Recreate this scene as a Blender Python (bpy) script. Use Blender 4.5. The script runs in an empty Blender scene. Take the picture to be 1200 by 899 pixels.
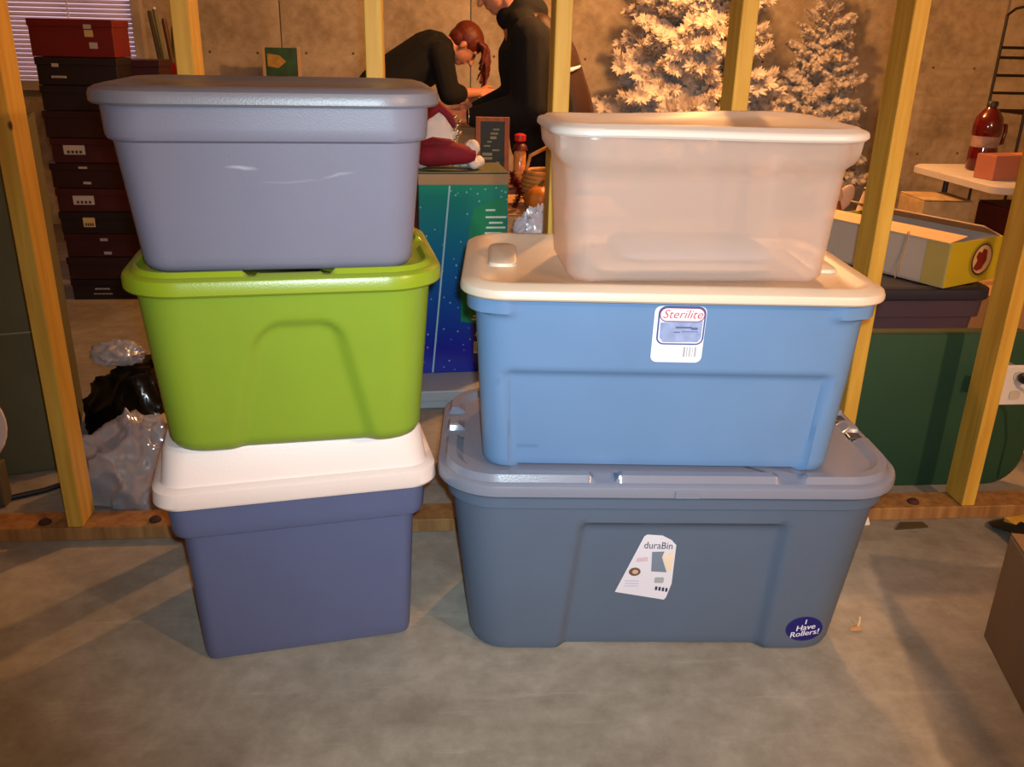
import bpy, bmesh, math, random
from mathutils import Vector, Matrix, Euler, noise

random.seed(7)
scene = bpy.context.scene
COL = scene.collection
PI = math.pi

# ------------------------------------------------------------------ camera
F_PX, PITCH, YAW, ROLL, CAM_H = 1030.0, 21.458, 5.423, 1.381, 1.2486
cam_data = bpy.data.cameras.new('camera')
cam = bpy.data.objects.new('camera', cam_data)
COL.objects.link(cam)
_p, _y, _r = math.radians(PITCH), math.radians(YAW), math.radians(ROLL)
fwd = Vector((math.sin(_y) * math.cos(_p), math.cos(_y) * math.cos(_p), -math.sin(_p)))
rgt = Vector((math.cos(_y), -math.sin(_y), 0))
upv = rgt.cross(fwd)
r2 = rgt * math.cos(_r) + upv * math.sin(_r)
u2 = -rgt * math.sin(_r) + upv * math.cos(_r)
m3 = Matrix((r2, u2, -fwd)).transposed()
cam.matrix_world = Matrix.Translation((0, 0, CAM_H)) @ m3.to_4x4()
cam_data.sensor_fit = 'HORIZONTAL'
cam_data.sensor_width = 36.0
cam_data.lens = 36.0 * F_PX / 1200.0
cam_data.clip_start = 0.02
scene.camera = cam

# ------------------------------------------------------------------ world and lights
world = bpy.data.worlds.new('world')
scene.world = world
world.use_nodes = True
world.node_tree.nodes['Background'].inputs[0].default_value = (0.55, 0.62, 0.75, 1)
world.node_tree.nodes['Background'].inputs[1].default_value = 0.05


def lamp(name, loc, power, col, radius=0.04):
    d = bpy.data.lights.new(name, 'POINT')
    d.energy = power
    d.color = col
    d.shadow_soft_size = radius
    o = bpy.data.objects.new(name, d)
    o.location = loc
    COL.objects.link(o)
    return o


# bare bulb hanging on the camera's side of the stud wall, another in the far half
lamp('hanging_bulb_near', (1.85, -0.4, 1.78), 150, (1.0, 0.58, 0.30), 0.05)
lamp('ceiling_bulb_far', (1.25, 4.15, 2.15), 165, (1.0, 0.46, 0.15), 0.05)
# the phone's own flash beside its lens
fl = bpy.data.lights.new('phone_flash', 'SPOT')
fl.energy = 152
fl.color = (0.73, 0.92, 1.0)
fl.spot_size = math.radians(80)
fl.spot_blend = 1.0
fl.shadow_soft_size = 0.012
flo = bpy.data.objects.new('phone_flash', fl)
flo.matrix_world = Matrix.Translation(Vector((0, 0, CAM_H)) + r2 * 0.02 + u2 * 0.035) @ m3.to_4x4() @ Matrix.Rotation(math.radians(1), 4, 'X') @ Matrix.Rotation(math.radians(-2), 4, 'Y')
COL.objects.link(flo)

scene.view_settings.view_transform = 'Standard'
scene.view_settings.look = 'None'
scene.view_settings.gamma = 1.0
scene.view_settings.use_curve_mapping = False
scene.view_settings.exposure = 0.0


# ------------------------------------------------------------------ materials
def lin(c):
    return tuple(((v / 12.92) if v <= 0.04045 else ((v + 0.055) / 1.055) ** 2.4) for v in c)


MATS = {}


def M(name, col, rough=0.5, var=0.08, scale=6.0, bump=0.0, bscale=120.0, metal=0.0, spec=0.5, linear=False):
    """plain procedural material: noise-varied colour plus fine bump; col in sRGB 0..1"""
    if name in MATS:
        return MATS[name]
    m = bpy.data.materials.new(name)
    m.use_nodes = True
    nt = m.node_tree
    b = nt.nodes['Principled BSDF']
    c = col if linear else lin(col)
    tc = nt.nodes.new('ShaderNodeTexCoord')
    n = nt.nodes.new('ShaderNodeTexNoise')
    n.inputs['Scale'].default_value = scale
    n.inputs['Detail'].default_value = 5
    nt.links.new(tc.outputs['Object'], n.inputs['Vector'])
    r = nt.nodes.new('ShaderNodeValToRGB')
    r.color_ramp.elements[0].position = 0.3
    r.color_ramp.elements[1].position = 0.7
    r.color_ramp.elements[0].color = (*[max(0, v * (1 - var)) for v in c], 1)
    r.color_ramp.elements[1].color = (*[min(1, v * (1 + var)) for v in c], 1)
    nt.links.new(n.outputs['Fac'], r.inputs['Fac'])
    nt.links.new(r.outputs['Color'], b.inputs['Base Color'])
    b.inputs['Roughness'].default_value = rough
    b.inputs['Metallic'].default_value = metal
    b.inputs['Specular IOR Level'].default_value = spec
    if bump > 0:
        n2 = nt.nodes.new('ShaderNodeTexNoise')
        n2.inputs['Scale'].default_value = bscale
        n2.inputs['Detail'].default_value = 3
        nt.links.new(tc.outputs['Object'], n2.inputs['Vector'])
        bp = nt.nodes.new('ShaderNodeBump')
        bp.inputs['Strength'].default_value = bump
        bp.inputs['Distance'].default_value = 0.004
        nt.links.new(n2.outputs['Fac'], bp.inputs['Height'])
        nt.links.new(bp.outputs['Normal'], b.inputs['Normal'])
    MATS[name] = m
    return m


def wood_mat(name, c0, c1, knot, gscale=1.0, rough=0.6):
    m = bpy.data.materials.new(name)
    m.use_nodes = True
    nt = m.node_tree
    b = nt.nodes['Principled BSDF']
    tc = nt.nodes.new('ShaderNodeTexCoord')
    oi = nt.nodes.new('ShaderNodeObjectInfo')
    mp = nt.nodes.new('ShaderNodeMapping')
    mp.inputs['Scale'].default_value = (22 * gscale, 22 * gscale, 1.6 * gscale)
    add = nt.nodes.new('ShaderNodeVectorMath')
    add.operation = 'ADD'
    nt.links.new(tc.outputs['Object'], add.inputs[0])
    comb = nt.nodes.new('ShaderNodeCombineXYZ')
    mul = nt.nodes.new('ShaderNodeMath')
    mul.operation = 'MULTIPLY'
    mul.inputs[1].default_value = 13.7
    nt.links.new(oi.outputs['Random'], mul.inputs[0])
    nt.links.new(mul.outputs[0], comb.inputs[2])
    nt.links.new(comb.outputs[0], add.inputs[1])
    nt.links.new(add.outputs[0], mp.inputs['Vector'])
    n = nt.nodes.new('ShaderNodeTexNoise')
    n.inputs['Scale'].default_value = 2.0
    n.inputs['Detail'].default_value = 6
    n.inputs['Distortion'].default_value = 0.4
    nt.links.new(mp.outputs[0], n.inputs['Vector'])
    r = nt.nodes.new('ShaderNodeValToRGB')
    r.color_ramp.elements[0].position = 0.35
    r.color_ramp.elements[1].position = 0.68
    r.color_ramp.elements[0].color = (*lin(c0), 1)
    r.color_ramp.elements[1].color = (*lin(c1), 1)
    nt.links.new(n.outputs['Fac'], r.inputs['Fac'])
    v = nt.nodes.new('ShaderNodeTexVoronoi')
    v.inputs['Scale'].default_value = 4.2
    v.inputs['Randomness'].default_value = 1.0
    nt.links.new(add.outputs[0], v.inputs['Vector'])
    kr = nt.nodes.new('ShaderNodeValToRGB')
    kr.color_ramp.elements[0].position = 0.035
    kr.color_ramp.elements[1].position = 0.06
    nt.links.new(v.outputs['Distance'], kr.inputs['Fac'])
    mx = nt.nodes.new('ShaderNodeMix')
    mx.data_type = 'RGBA'
    nt.links.new(kr.outputs['Color'], mx.inputs[0])
    mx.inputs[6].default_value = (*lin(knot), 1)
    nt.links.new(r.outputs['Color'], mx.inputs[7])
    nt.links.new(mx.outputs[2], b.inputs['Base Color'])
    b.inputs['Roughness'].default_value = rough
    bp = nt.nodes.new('ShaderNodeBump')
    bp.inputs['Strength'].default_value = 0.25
    bp.inputs['Distance'].default_value = 0.002
    nt.links.new(n.outputs['Fac'], bp.inputs['Height'])
    nt.links.new(bp.outputs['Normal'], b.inputs['Normal'])
    return m


def concrete_mat(name, c_dark, c_mid, c_light, rough=0.75, s=1.0, streak=True):
    m = bpy.data.materials.new(name)
    m.use_nodes = True
    nt = m.node_tree
    b = nt.nodes['Principled BSDF']
    tc = nt.nodes.new('ShaderNodeTexCoord')
    n1 = nt.nodes.new('ShaderNodeTexNoise')
    n1.inputs['Scale'].default_value = 1.7 * s
    n1.inputs['Detail'].default_value = 8
    n1.inputs['Roughness'].default_value = 0.62
    n1.inputs['Distortion'].default_value = 0.6
    n2 = nt.nodes.new('ShaderNodeTexNoise')
    n2.inputs['Scale'].default_value = 14 * s
    n2.inputs['Detail'].default_value = 6
    n2.inputs['Roughness'].default_value = 0.7
    for n in (n1, n2):
        nt.links.new(tc.outputs['Object'], n.inputs['Vector'])
    mix = nt.nodes.new('ShaderNodeMix')
    mix.data_type = 'FLOAT'
    mix.inputs[0].default_value = 0.4
    nt.links.new(n1.outputs['Fac'], mix.inputs[2])
    nt.links.new(n2.outputs['Fac'], mix.inputs[3])
    r = nt.nodes.new('ShaderNodeValToRGB')
    e = r.color_ramp.elements
    e[0].position = 0.36
    e[0].color = (*lin(c_dark), 1)
    e[1].position = 0.64
    e[1].color = (*lin(c_light), 1)
    k = e.new(0.5)
    k.color = (*lin(c_mid), 1)
    nt.links.new(mix.outputs[0], r.inputs['Fac'])
    out = r.outputs['Color']
    if streak:
        # pale trowel and drag marks
        mp = nt.nodes.new('ShaderNodeMapping')
        mp.inputs['Rotation'].default_value = (0, 0, 0.5)
        mp.inputs['Scale'].default_value = (1.2, 9, 1)
        nt.links.new(tc.outputs['Object'], mp.inputs['Vector'])
        n3 = nt.nodes.new('ShaderNodeTexNoise')
        n3.inputs['Scale'].default_value = 2.4
        n3.inputs['Detail'].default_value = 7
        n3.inputs['Roughness'].default_value = 0.75
        nt.links.new(mp.outputs[0], n3.inputs['Vector'])
        r3 = nt.nodes.new('ShaderNodeValToRGB')
        r3.color_ramp.elements[0].position = 0.56
        r3.color_ramp.elements[1].position = 0.78
        r3.color_ramp.elements[1].color = (0.45, 0.45, 0.45, 1)
        nt.links.new(n3.outputs['Fac'], r3.inputs['Fac'])
        mx = nt.nodes.new('ShaderNodeMix')
        mx.data_type = 'RGBA'
        nt.links.new(r3.outputs['Color'], mx.inputs[0])
        nt.links.new(out, mx.inputs[6])
        mx.inputs[7].default_value = (*lin([min(1, v * 1.15) for v in c_light]), 1)
        out = mx.outputs[2]
    nt.links.new(out, b.inputs['Base Color'])
    b.inputs['Roughness'].default_value = rough
    b.inputs['Specular IOR Level'].default_value = 0.3
    bp = nt.nodes.new('ShaderNodeBump')
    bp.inputs['Strength'].default_value = 0.25
    bp.inputs['Distance'].default_value = 0.004
    nt.links.new(n2.outputs['Fac'], bp.inputs['Height'])
    nt.links.new(bp.outputs['Normal'], b.inputs['Normal'])
    return m


def clear_mat(name, col, t_transp=0.3, t_transl=0.35, rough=0.3, gloss=0.06):
    """cloudy translucent plastic: see-through + translucent + diffuse + a thin gloss"""
    m = bpy.data.materials.new(name)
    m.use_nodes = True
    nt = m.node_tree
    nt.nodes.remove(nt.nodes['Principled BSDF'])
    out = nt.nodes['Material Output']
    c = (*lin(col), 1)
    tc = nt.nodes.new('ShaderNodeTexCoord')
    ns = nt.nodes.new('ShaderNodeTexNoise')
    ns.inputs['Scale'].default_value = 5
    nt.links.new(tc.outputs['Object'], ns.inputs['Vector'])
    cr = nt.nodes.new('ShaderNodeValToRGB')
    cr.color_ramp.elements[0].color = (*[v * 0.93 for v in lin(col)], 1)
    cr.color_ramp.elements[1].color = c
    nt.links.new(ns.outputs['Fac'], cr.inputs['Fac'])
    df = nt.nodes.new('ShaderNodeBsdfDiffuse')
    tl = nt.nodes.new('ShaderNodeBsdfTranslucent')
    tp = nt.nodes.new('ShaderNodeBsdfTransparent')
    gl = nt.nodes.new('ShaderNodeBsdfGlossy')
    gl.inputs['Roughness'].default_value = rough
    nt.links.new(cr.outputs['Color'], df.inputs['Color'])
    nt.links.new(cr.outputs['Color'], tl.inputs['Color'])
    tp.inputs['Color'].default_value = (0.97, 0.95, 0.93, 1)
    m1 = nt.nodes.new('ShaderNodeMixShader')
    m1.inputs[0].default_value = t_transl / max(1e-4, 1 - t_transp)
    nt.links.new(df.outputs[0], m1.inputs[1])
    nt.links.new(tl.outputs[0], m1.inputs[2])
    m2 = nt.nodes.new('ShaderNodeMixShader')
    m2.inputs[0].default_value = t_transp
    nt.links.new(m1.outputs[0], m2.inputs[1])
    nt.links.new(tp.outputs[0], m2.inputs[2])
    m4 = nt.nodes.new('ShaderNodeMixShader')
    m4.inputs[0].default_value = gloss
    nt.links.new(m2.outputs[0], m4.inputs[1])
    nt.links.new(gl.outputs[0], m4.inputs[2])
    nt.links.new(m4.outputs[0], out.inputs['Surface'])
    return m


def emit_mat(name, col, strength):
    m = bpy.data.materials.new(name)
    m.use_nodes = True
    b = m.node_tree.nodes['Principled BSDF']
    b.inputs['Base Color'].default_value = (*lin(col), 1)
    b.inputs['Emission Color'].default_value = (*lin(col), 1)
    b.inputs['Emission Strength'].default_value = strength
    return m


# ------------------------------------------------------------------ mesh building
class MB:
    def __init__(self):
        self.v = []
        self.f = []

    def add(self, vs, fs):
        o = len(self.v)
        self.v += [tuple(p) for p in vs]
        self.f += [tuple(i + o for i in f) for f in fs]
        return self

    def box(self, c, s, rz=0.0, R=None):
        x, y, z = s[0] / 2, s[1] / 2, s[2] / 2
        vs = [Vector((a, b, d)) for d in (-z, z) for b in (-y, y) for a in (-x, x)]
        if R is None:
            R = Matrix.Rotation(rz, 3, 'Z')
        vs = [R @ p + Vector(c) for p in vs]
        fs = [(0, 2, 3, 1), (4, 5, 7, 6), (0, 1, 5, 4), (2, 6, 7, 3), (1, 3, 7, 5), (0, 4, 6, 2)]
        return self.add(vs, fs)

    def tube(self, pts, rad, n=8, caps=True):
        pts = [Vector(p) for p in pts]
        if not hasattr(rad, '__len__'):
            rad = [rad] * len(pts)
        rings = []
        up = None
        for i, p in enumerate(pts):
            t = (pts[min(i + 1, len(pts) - 1)] - pts[max(i - 1, 0)]).normalized()
            if up is None:
                a = Vector((0, 0, 1)) if abs(t.z) < 0.9 else Vector((1, 0, 0))
                up = (a - t * a.dot(t)).normalized()
            else:
                up = (up - t * up.dot(t))
                up = up.normalized() if up.length > 1e-6 else Vector((1, 0, 0))
            s = t.cross(up)
            rings.append([p + (up * math.cos(2 * PI * k / n) + s * math.sin(2 * PI * k / n)) * rad[i] for k in range(n)])
        vs = [q for r in rings for q in r]
        fs = []
        for i in range(len(rings) - 1):
            for k in range(n):
                k2 = (k + 1) % n
                fs.append((i * n + k, i * n + k2, (i + 1) * n + k2, (i + 1) * n + k))
        if caps:
            fs.append(tuple(range(n))[::-1])
            fs.append(tuple((len(rings) - 1) * n + k for k in range(n)))
        return self.add(vs, fs)

    def lathe(self, prof, n=20, c=(0, 0, 0), R=None):
        vs = []
        R = R or Matrix.Identity(3)
        for r, z in prof:
            for k in range(n):
                vs.append(R @ Vector((r * math.cos(2 * PI * k / n), r * math.sin(2 * PI * k / n), z)) + Vector(c))
        fs = []
        for i in range(len(prof) - 1):
            for k in range(n):
                k2 = (k + 1) % n
                fs.append((i * n + k, i * n + k2, (i + 1) * n + k2, (i + 1) * n + k))
        fs.append(tuple(range(n))[::-1])
        fs.append(tuple((len(prof) - 1) * n + k for k in range(n)))
        return self.add(vs, fs)

    def ell(self, c, rad, R=None, nu=14, nv=9):
        R = R or Matrix.Identity(3)
        vs = []
        fs = []
        for j in range(1, nv):
            th = PI * j / nv
            for k in range(nu):
                ph = 2 * PI * k / nu
                vs.append(R @ Vector((rad[0] * math.sin(th) * math.cos(ph), rad[1] * math.sin(th) * math.sin(ph), -rad[2] * math.cos(th))) + Vector(c))
        a = len(vs)
        vs.append(R @ Vector((0, 0, -rad[2])) + Vector(c))
        vs.append(R @ Vector((0, 0, rad[2])) + Vector(c))
        for j in range(nv - 2):
            for k in range(nu):
                k2 = (k + 1) % nu
                fs.append((j * nu + k, j * nu + k2, (j + 1) * nu + k2, (j + 1) * nu + k))
        for k in range(nu):
            k2 = (k + 1) % nu
            fs.append((a, k2, k))
            fs.append((a + 1, (nv - 2) * nu + k, (nv - 2) * nu + k2))
        return self.add(vs, fs)

    def cap(self, p0, p1, r0, r1, n=10):
        """tapered capsule"""
        p0, p1 = Vector(p0), Vector(p1)
        t = (p1 - p0).normalized()
        pts, rad = [], []
        for a in (88, 60, 30):
            pts.append(p0 - t * r0 * math.sin(math.radians(a)))
            rad.append(r0 * math.cos(math.radians(a)))
        pts += [p0, p1]
        rad += [r0, r1]
        for a in (30, 60, 88):
            pts.append(p1 + t * r1 * math.sin(math.radians(a)))
            rad.append(r1 * math.cos(math.radians(a)))
        return self.tube(pts, rad, n)

    def chain(self, pts, rads, n=10):
        for i in range(len(pts) - 1):
            self.cap(pts[i], pts[i + 1], rads[i], rads[i + 1], n)
        return self

    def mesh(self, name, mat, smooth=None, bevel=0.0, seg=2):
        me = bpy.data.meshes.new(name)
        me.from_pydata(self.v, [], self.f)
        bm = bmesh.new()
        bm.from_mesh(me)
        bmesh.ops.recalc_face_normals(bm, faces=bm.faces)
        if bevel > 0:
            ed = [e for e in bm.edges if len(e.link_faces) == 2 and e.calc_face_angle(0) > 0.6]
            bmesh.ops.bevel(bm, geom=ed, offset=bevel, segments=seg, affect='EDGES', profile=0.5, clamp_overlap=True)
        bm.to_mesh(me)
        bm.free()
        if smooth is not None:
            me.polygons.foreach_set('use_smooth', [True] * len(me.polygons))
            me.set_sharp_from_angle(angle=math.radians(smooth))
        if mat:
            me.materials.append(mat)
        me.update()
        return me

    def build(self, name, mat, parent=None, smooth=None, bevel=0.0, seg=2, loc=None, rz=None):
        me = self.mesh(name, mat, smooth, bevel, seg)
        return link(name, me, parent, loc, rz)


def link(name, me, parent=None, loc=None, rz=None):
    o = bpy.data.objects.new(name, me)
    COL.objects.link(o)
    if parent is not None:
        o.parent = parent
    if loc is not None:
        o.location = loc
    if rz is not None:
        o.rotation_euler = (0, 0, rz)
    return o


def tag(o, label, cat, group=None):
    o['label'] = label
    o['category'] = cat
    if group:
        o['group'] = group
    return o


def thing(name, label, cat, loc=(0, 0, 0), rz=0.0, group=None):
    o = bpy.data.objects.new(name, None)
    o.empty_display_size = 0.05
    COL.objects.link(o)
    o.location = loc
    o.rotation_euler = (0, 0, rz)
    return tag(o, label, cat, group)


def struct(o):
    o['kind'] = 'structure'
    return o


def sstep(a, b, x):
    if a == b:
        return 1.0 if x >= a else 0.0
    t = min(1, max(0, (x - a) / (b - a)))
    return t * t * (3 - 2 * t)


# ---- rounded-rectangle loft -------------------------------------------------
def ring_pts(a, b, r, na=44, nb=18, nc=7):
    """points (x, y, nx, ny) round a rounded rectangle, front side (y=-b) first"""
    r = min(r, a * 0.98, b * 0.98)
    out = []
    for i in range(na):
        t = i / na
        out.append((-(a - r) + 2 * (a - r) * t, -b, 0, -1))
    cs = [((a - r), -(b - r), -90), ((a - r), (b - r), 0), (-(a - r), (b - r), 90), (-(a - r), -(b - r), 180)]
    for ci, (cx, cy, a0) in enumerate(cs):
        for i in range(nc):
            an = math.radians(a0 + 90 * i / nc)
            out.append((cx + r * math.cos(an), cy + r * math.sin(an), math.cos(an), math.sin(an)))
        if ci == 0:
            for i in range(nb):
                t = i / nb
                out.append((a, -(b - r) + 2 * (b - r) * t, 1, 0))
        elif ci == 1:
            for i in range(na):
                t = i / na
                out.append(((a - r) - 2 * (a - r) * t, b, 0, 1))
        elif ci == 2:
            for i in range(nb):
                t = i / nb
                out.append((-a, (b - r) - 2 * (b - r) * t, -1, 0))
    return out


def loft(levels, disp=None, capb=True, capt=True, na=44, nb=18, nc=7):
    mb = MB()
    vs = []
    n = None
    for li, (z, a, b, r) in enumerate(levels):
        pts = ring_pts(a, b, r, na, nb, nc)
        n = len(pts)
        for x, y, nx, ny in pts:
            o, dz = disp(x, y, nx, ny, z, a, b) if disp else (0, 0)
            vs.append((x + nx * o, y + ny * o, z + dz))
    fs = []
    for i in range(len(levels) - 1):
        for k in range(n):
            k2 = (k + 1) % n
            fs.append((i * n + k, i * n + k2, (i + 1) * n + k2, (i + 1) * n + k))
    if capb:
        fs.append(tuple(range(n))[::-1])
    if capt:
        fs.append(tuple((len(levels) - 1) * n + k for k in range(n)))
    mb.add(vs, fs)
    return mb


def dense(keys, n):
    """refine a list of (z,a,b,r) key levels to about n levels per span longer than 2 cm"""
    out = []
    for i in range(len(keys) - 1):
        k0, k1 = keys[i], keys[i + 1]
        m = max(1, int(n * abs(k1[0] - k0[0]) / 0.1)) if abs(k1[0] - k0[0]) > 0.02 else 1
        for j in range(m):
            t = j / m
            out.append(tuple(k0[q] + (k1[q] - k0[q]) * t for q in range(4)))
    out.append(keys[-1])
    return out


def level_at(levels, z):
    for i in range(len(levels) - 1):
        if levels[i][0] <= z <= levels[i + 1][0]:
            t = (z - levels[i][0]) / max(1e-9, levels[i + 1][0] - levels[i][0])
            return tuple(levels[i][q] + (levels[i + 1][q] - levels[i][q]) * t for q in range(4))
    return levels[-1]


def front_map(levels, disp):
    """(x, z, lift) on the front face -> local point"""
    def f(x, z, lift):
        _, a, b, r = level_at(levels, z)
        o, _dz = disp(x, -b, 0, -1, z, a, b) if disp else (0, 0)
        return (x, -b - o - lift, z)
    return f


def text_geo(body, size, shear=0.0, align='CENTER', squeeze=1.0):
    cu = bpy.data.curves.new('lettering', 'FONT')
    cu.body = body
    cu.size = size
    cu.shear = shear
    cu.align_x = align
    cu.align_y = 'CENTER'
    cu.resolution_u = 3
    o = bpy.data.objects.new('lettering_tmp', cu)
    COL.objects.link(o)
    bpy.context.view_layer.update()
    me = bpy.data.meshes.new_from_object(o.evaluated_get(bpy.context.evaluated_depsgraph_get()))
    vs = [(v.co.x * squeeze, v.co.y) for v in me.vertices]
    fs = [tuple(p.vertices) for p in me.polygons]
    bpy.data.objects.remove(o)
    bpy.data.meshes.remove(me)
    bpy.data.curves.remove(cu)
    return vs, fs


def flat2d(poly):
    return poly, [tuple(range(len(poly)))]


def rrect2(cx, cy, w, h, r, n=5):
    out = []
    for sx, sy, a0 in ((1, -1, -90), (1, 1, 0), (-1, 1, 90), (-1, -1, 180)):
        for i in range(n + 1):
            an = math.radians(a0 + 90 * i / n)
            out.append((cx + sx * (w / 2 - r) + r * math.cos(an), cy + sy * (h / 2 - r) + r * math.sin(an)))
    return out


def circle2(cx, cy, rx, ry=None, n=28):
    ry = rx if ry is None else ry
    return [(cx + rx * math.cos(2 * PI * k / n), cy + ry * math.sin(2 * PI * k / n)) for k in range(n)]


def decal(name, vs2, fs, fmap, lift, mat, parent, M2=None):
    """flat print laid on a surface: 2-D verts mapped through fmap(x, z, lift)"""
    if M2:
        vs2 = [M2(*p) for p in vs2]
    mb = MB()
    mb.add([fmap(x, z, lift) for x, z in vs2], fs)
    me = bpy.data.meshes.new(name)
    me.from_pydata(mb.v, [], mb.f)
    me.materials.append(mat)
    me.update()
    return link(name, me, parent)


def R2(ang, cx, cy):
    ca, sa = math.cos(ang), math.sin(ang)
    return lambda x, y: (cx + x * ca - y * sa, cy + x * sa + y * ca)


# ================================================================== THE SETTING
floor_m = concrete_mat('concrete_floor', (0.47, 0.445, 0.405), (0.56, 0.54, 0.50), (0.65, 0.63, 0.59), 0.6)
wall_m = concrete_mat('concrete_wall', (0.56, 0.50, 0.41), (0.70, 0.63, 0.53), (0.79, 0.73, 0.63), 0.85, 1.2, False)
pine = wood_mat('pine_framing', (0.74, 0.555, 0.18), (0.82, 0.65, 0.26), (0.28, 0.15, 0.05))
plate_wood = wood_mat('plate_wood', (0.52, 0.36, 0.20), (0.66, 0.48, 0.28), (0.22, 0.11, 0.05))
ceil_m = M('ceiling_board', (0.72, 0.66, 0.58), 0.9, 0.1, 3)

RX0, RX1, RY0, RY1, RZ = -3.4, 4.4, -2.4, 6.2, 2.4
struct(MB().box(((RX0 + RX1) / 2, (RY0 + RY1) / 2, -0.05), (RX1 - RX0 + 0.4, RY1 - RY0 + 0.4, 0.1)).build('floor', floor_m))
struct(MB().box(((RX0 + RX1) / 2, (RY0 + RY1) / 2, RZ + 0.05), (RX1 - RX0 + 0.4, RY1 - RY0 + 0.4, 0.1)).build('ceiling', ceil_m))
struct(MB().box((RX0 - 0.1, (RY0 + RY1) / 2, RZ / 2), (0.2, RY1 - RY0, RZ)).build('wall_left', wall_m))
struct(MB().box((RX1 + 0.1, (RY0 + RY1) / 2, RZ / 2), (0.2, RY1 - RY0, RZ)).build('wall_right', wall_m))
struct(MB().box(((RX0 + RX1) / 2, RY0 - 0.1, RZ / 2), (RX1 - RX0 + 0.4, 0.2, RZ)).build('wall_front', wall_m))
# far foundation wall: poured panels with narrow recessed joints and form-tie marks
wb = struct(MB().box(((RX0 + RX1) / 2, RY1 + 0.12, RZ / 2), (RX1 - RX0 + 0.4, 0.2, RZ)).build('wall_back', wall_m))
PW = 0.61
panel_me = MB().box((0, 0, RZ / 2), (PW - 0.006, 0.03, RZ - 0.004)).mesh('panel', wall_m, bevel=0.003, seg=1)
tie_me = MB().lathe([(0.009, -0.004), (0.009, 0.0), (0.006, 0.003)], 10, R=Matrix.Rotation(PI / 2, 3, 'X')).mesh('tie_mark', M('tie_rust', (0.44, 0.34, 0.24), 0.9))
npan = int((RX1 - RX0) / PW) + 1
for i in range(npan):
    x = RX0 + PW * (i + 0.5)
    if x + PW / 2 > RX1 + 0.02:
        break
    p = link('panel', panel_me, wb, (x, RY1 + 0.005 + random.uniform(-0.004, 0.004), 0))
    for zz in (0.55, 1.13, 1.75):
        for dx in (-0.15, 0.15):
            link('tie_mark', tie_me, p, (dx, -0.016, zz + random.uniform(-0.01, 0.01)))

# stud partition -------------------------------------------------------------
YW, X0S, SP = 2.076, -0.946, 0.4064
part_root = bpy.data.objects.new('wall_partition', None)
COL.objects.link(part_root)
struct(part_root)
# measured small shifts of each stud from its 16-inch mark
nudge = {-1: 0, 0: -0.006, 1: -0.010, 2: -0.010, 3: 0.001, 4: 0.013, 5: 0.006, 6: -0.004, 7: 0, 8: 0}
stud_me = MB().box((0.019, 0.0445, (RZ + 0.0) / 2), (0.038, 0.089, RZ - 0.080)).mesh('stud', pine, bevel=0.002, seg=1)
for k in range(-5, 9):
    link('stud', stud_me, part_root, (X0S + SP * k + nudge.get(k, 0), YW, 0.0))
MB().box(((RX0 + RX1) / 2, YW + 0.0445, 0.019), (RX1 - RX0 - 0.02, 0.089, 0.038)).build('sole_plate', plate_wood, part_root, bevel=0.002, seg=1)
MB().box(((RX0 + RX1) / 2, YW + 0.0445, RZ - 0.021), (RX1 - RX0 - 0.02, 0.089, 0.038)).build('top_plate', pine, part_root, bevel=0.002, seg=1)
# nail stains / bolts in the sole plate
for x in (-1.02, -0.74, -0.2, 0.95, 1.36):
    MB().lathe([(0.016, 0.0), (0.016, 0.005), (0.009, 0.011)], 10, c=(x, YW + 0.03, 0.038)).build('bolt', M('rusty_bolt', (0.25, 0.12, 0.08), 0.8), part_root)

# window with closed blind in the far wall -----------------------------------
win = bpy.data.objects.new('window_1', None)
COL.objects.link(win)
struct(win)
WX0, WX1, WZ0, WZ1, WY = -2.62, -1.86, 0.93, 1.95, 6.185
fr_m = M('window_frame_paint', (0.72, 0.66, 0.60), 0.5)
for c, s in ((((WX0 + WX1) / 2, WY - 0.03, WZ0 - 0.03), (WX1 - WX0 + 0.12, 0.07, 0.06)), (((WX0 + WX1) / 2, WY - 0.03, WZ1 + 0.03), (WX1 - WX0 + 0.12, 0.07, 0.06)),
             ((WX0 - 0.03, WY - 0.03, (WZ0 + WZ1) / 2), (0.06, 0.07, WZ1 - WZ0)), ((WX1 + 0.03, WY - 0.03, (WZ0 + WZ1) / 2), (0.06, 0.07, WZ1 - WZ0))):
    MB().box(c, s).build('window_frame', fr_m, win, bevel=0.004)
MB().box(((WX0 + WX1) / 2, WY - 0.004, (WZ0 + WZ1) / 2), (WX1 - WX0, 0.006, WZ1 - WZ0)).build('pane', emit_mat('dusk_pane', (0.88, 0.80, 0.86), 0.9), win)
slat_me = MB().box((0, 0, 0), (WX1 - WX0 - 0.01, 0.028, 0.0016), R=Matrix.Rotation(math.radians(52), 3, 'X')).mesh('slat', clear_mat('blind_slat', (0.90, 0.84, 0.86), 0.0, 0.3, 0.4, 0.03))
nsl = 38
for i in range(nsl):
    link('slat', slat_me, win, ((WX0 + WX1) / 2, WY - 0.035, WZ0 + 0.015 + i * (WZ1 - WZ0 - 0.03) / (nsl - 1)))
for x in (WX0 + 0.38,):
    MB().tube([(x, WY - 0.056, WZ0), (x, WY - 0.056, WZ1)], 0.004, 6).build('blind_cord', M('cord_white', (0.9, 0.88, 0.9), 0.6), win)


# ================================================================== TOTES
def tote_plastic(name, col, rough=0.42, var=0.05):
    return M(name, col, rough, var, 4.0, 0.07, 420.0, 0.0, 0.45)


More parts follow.
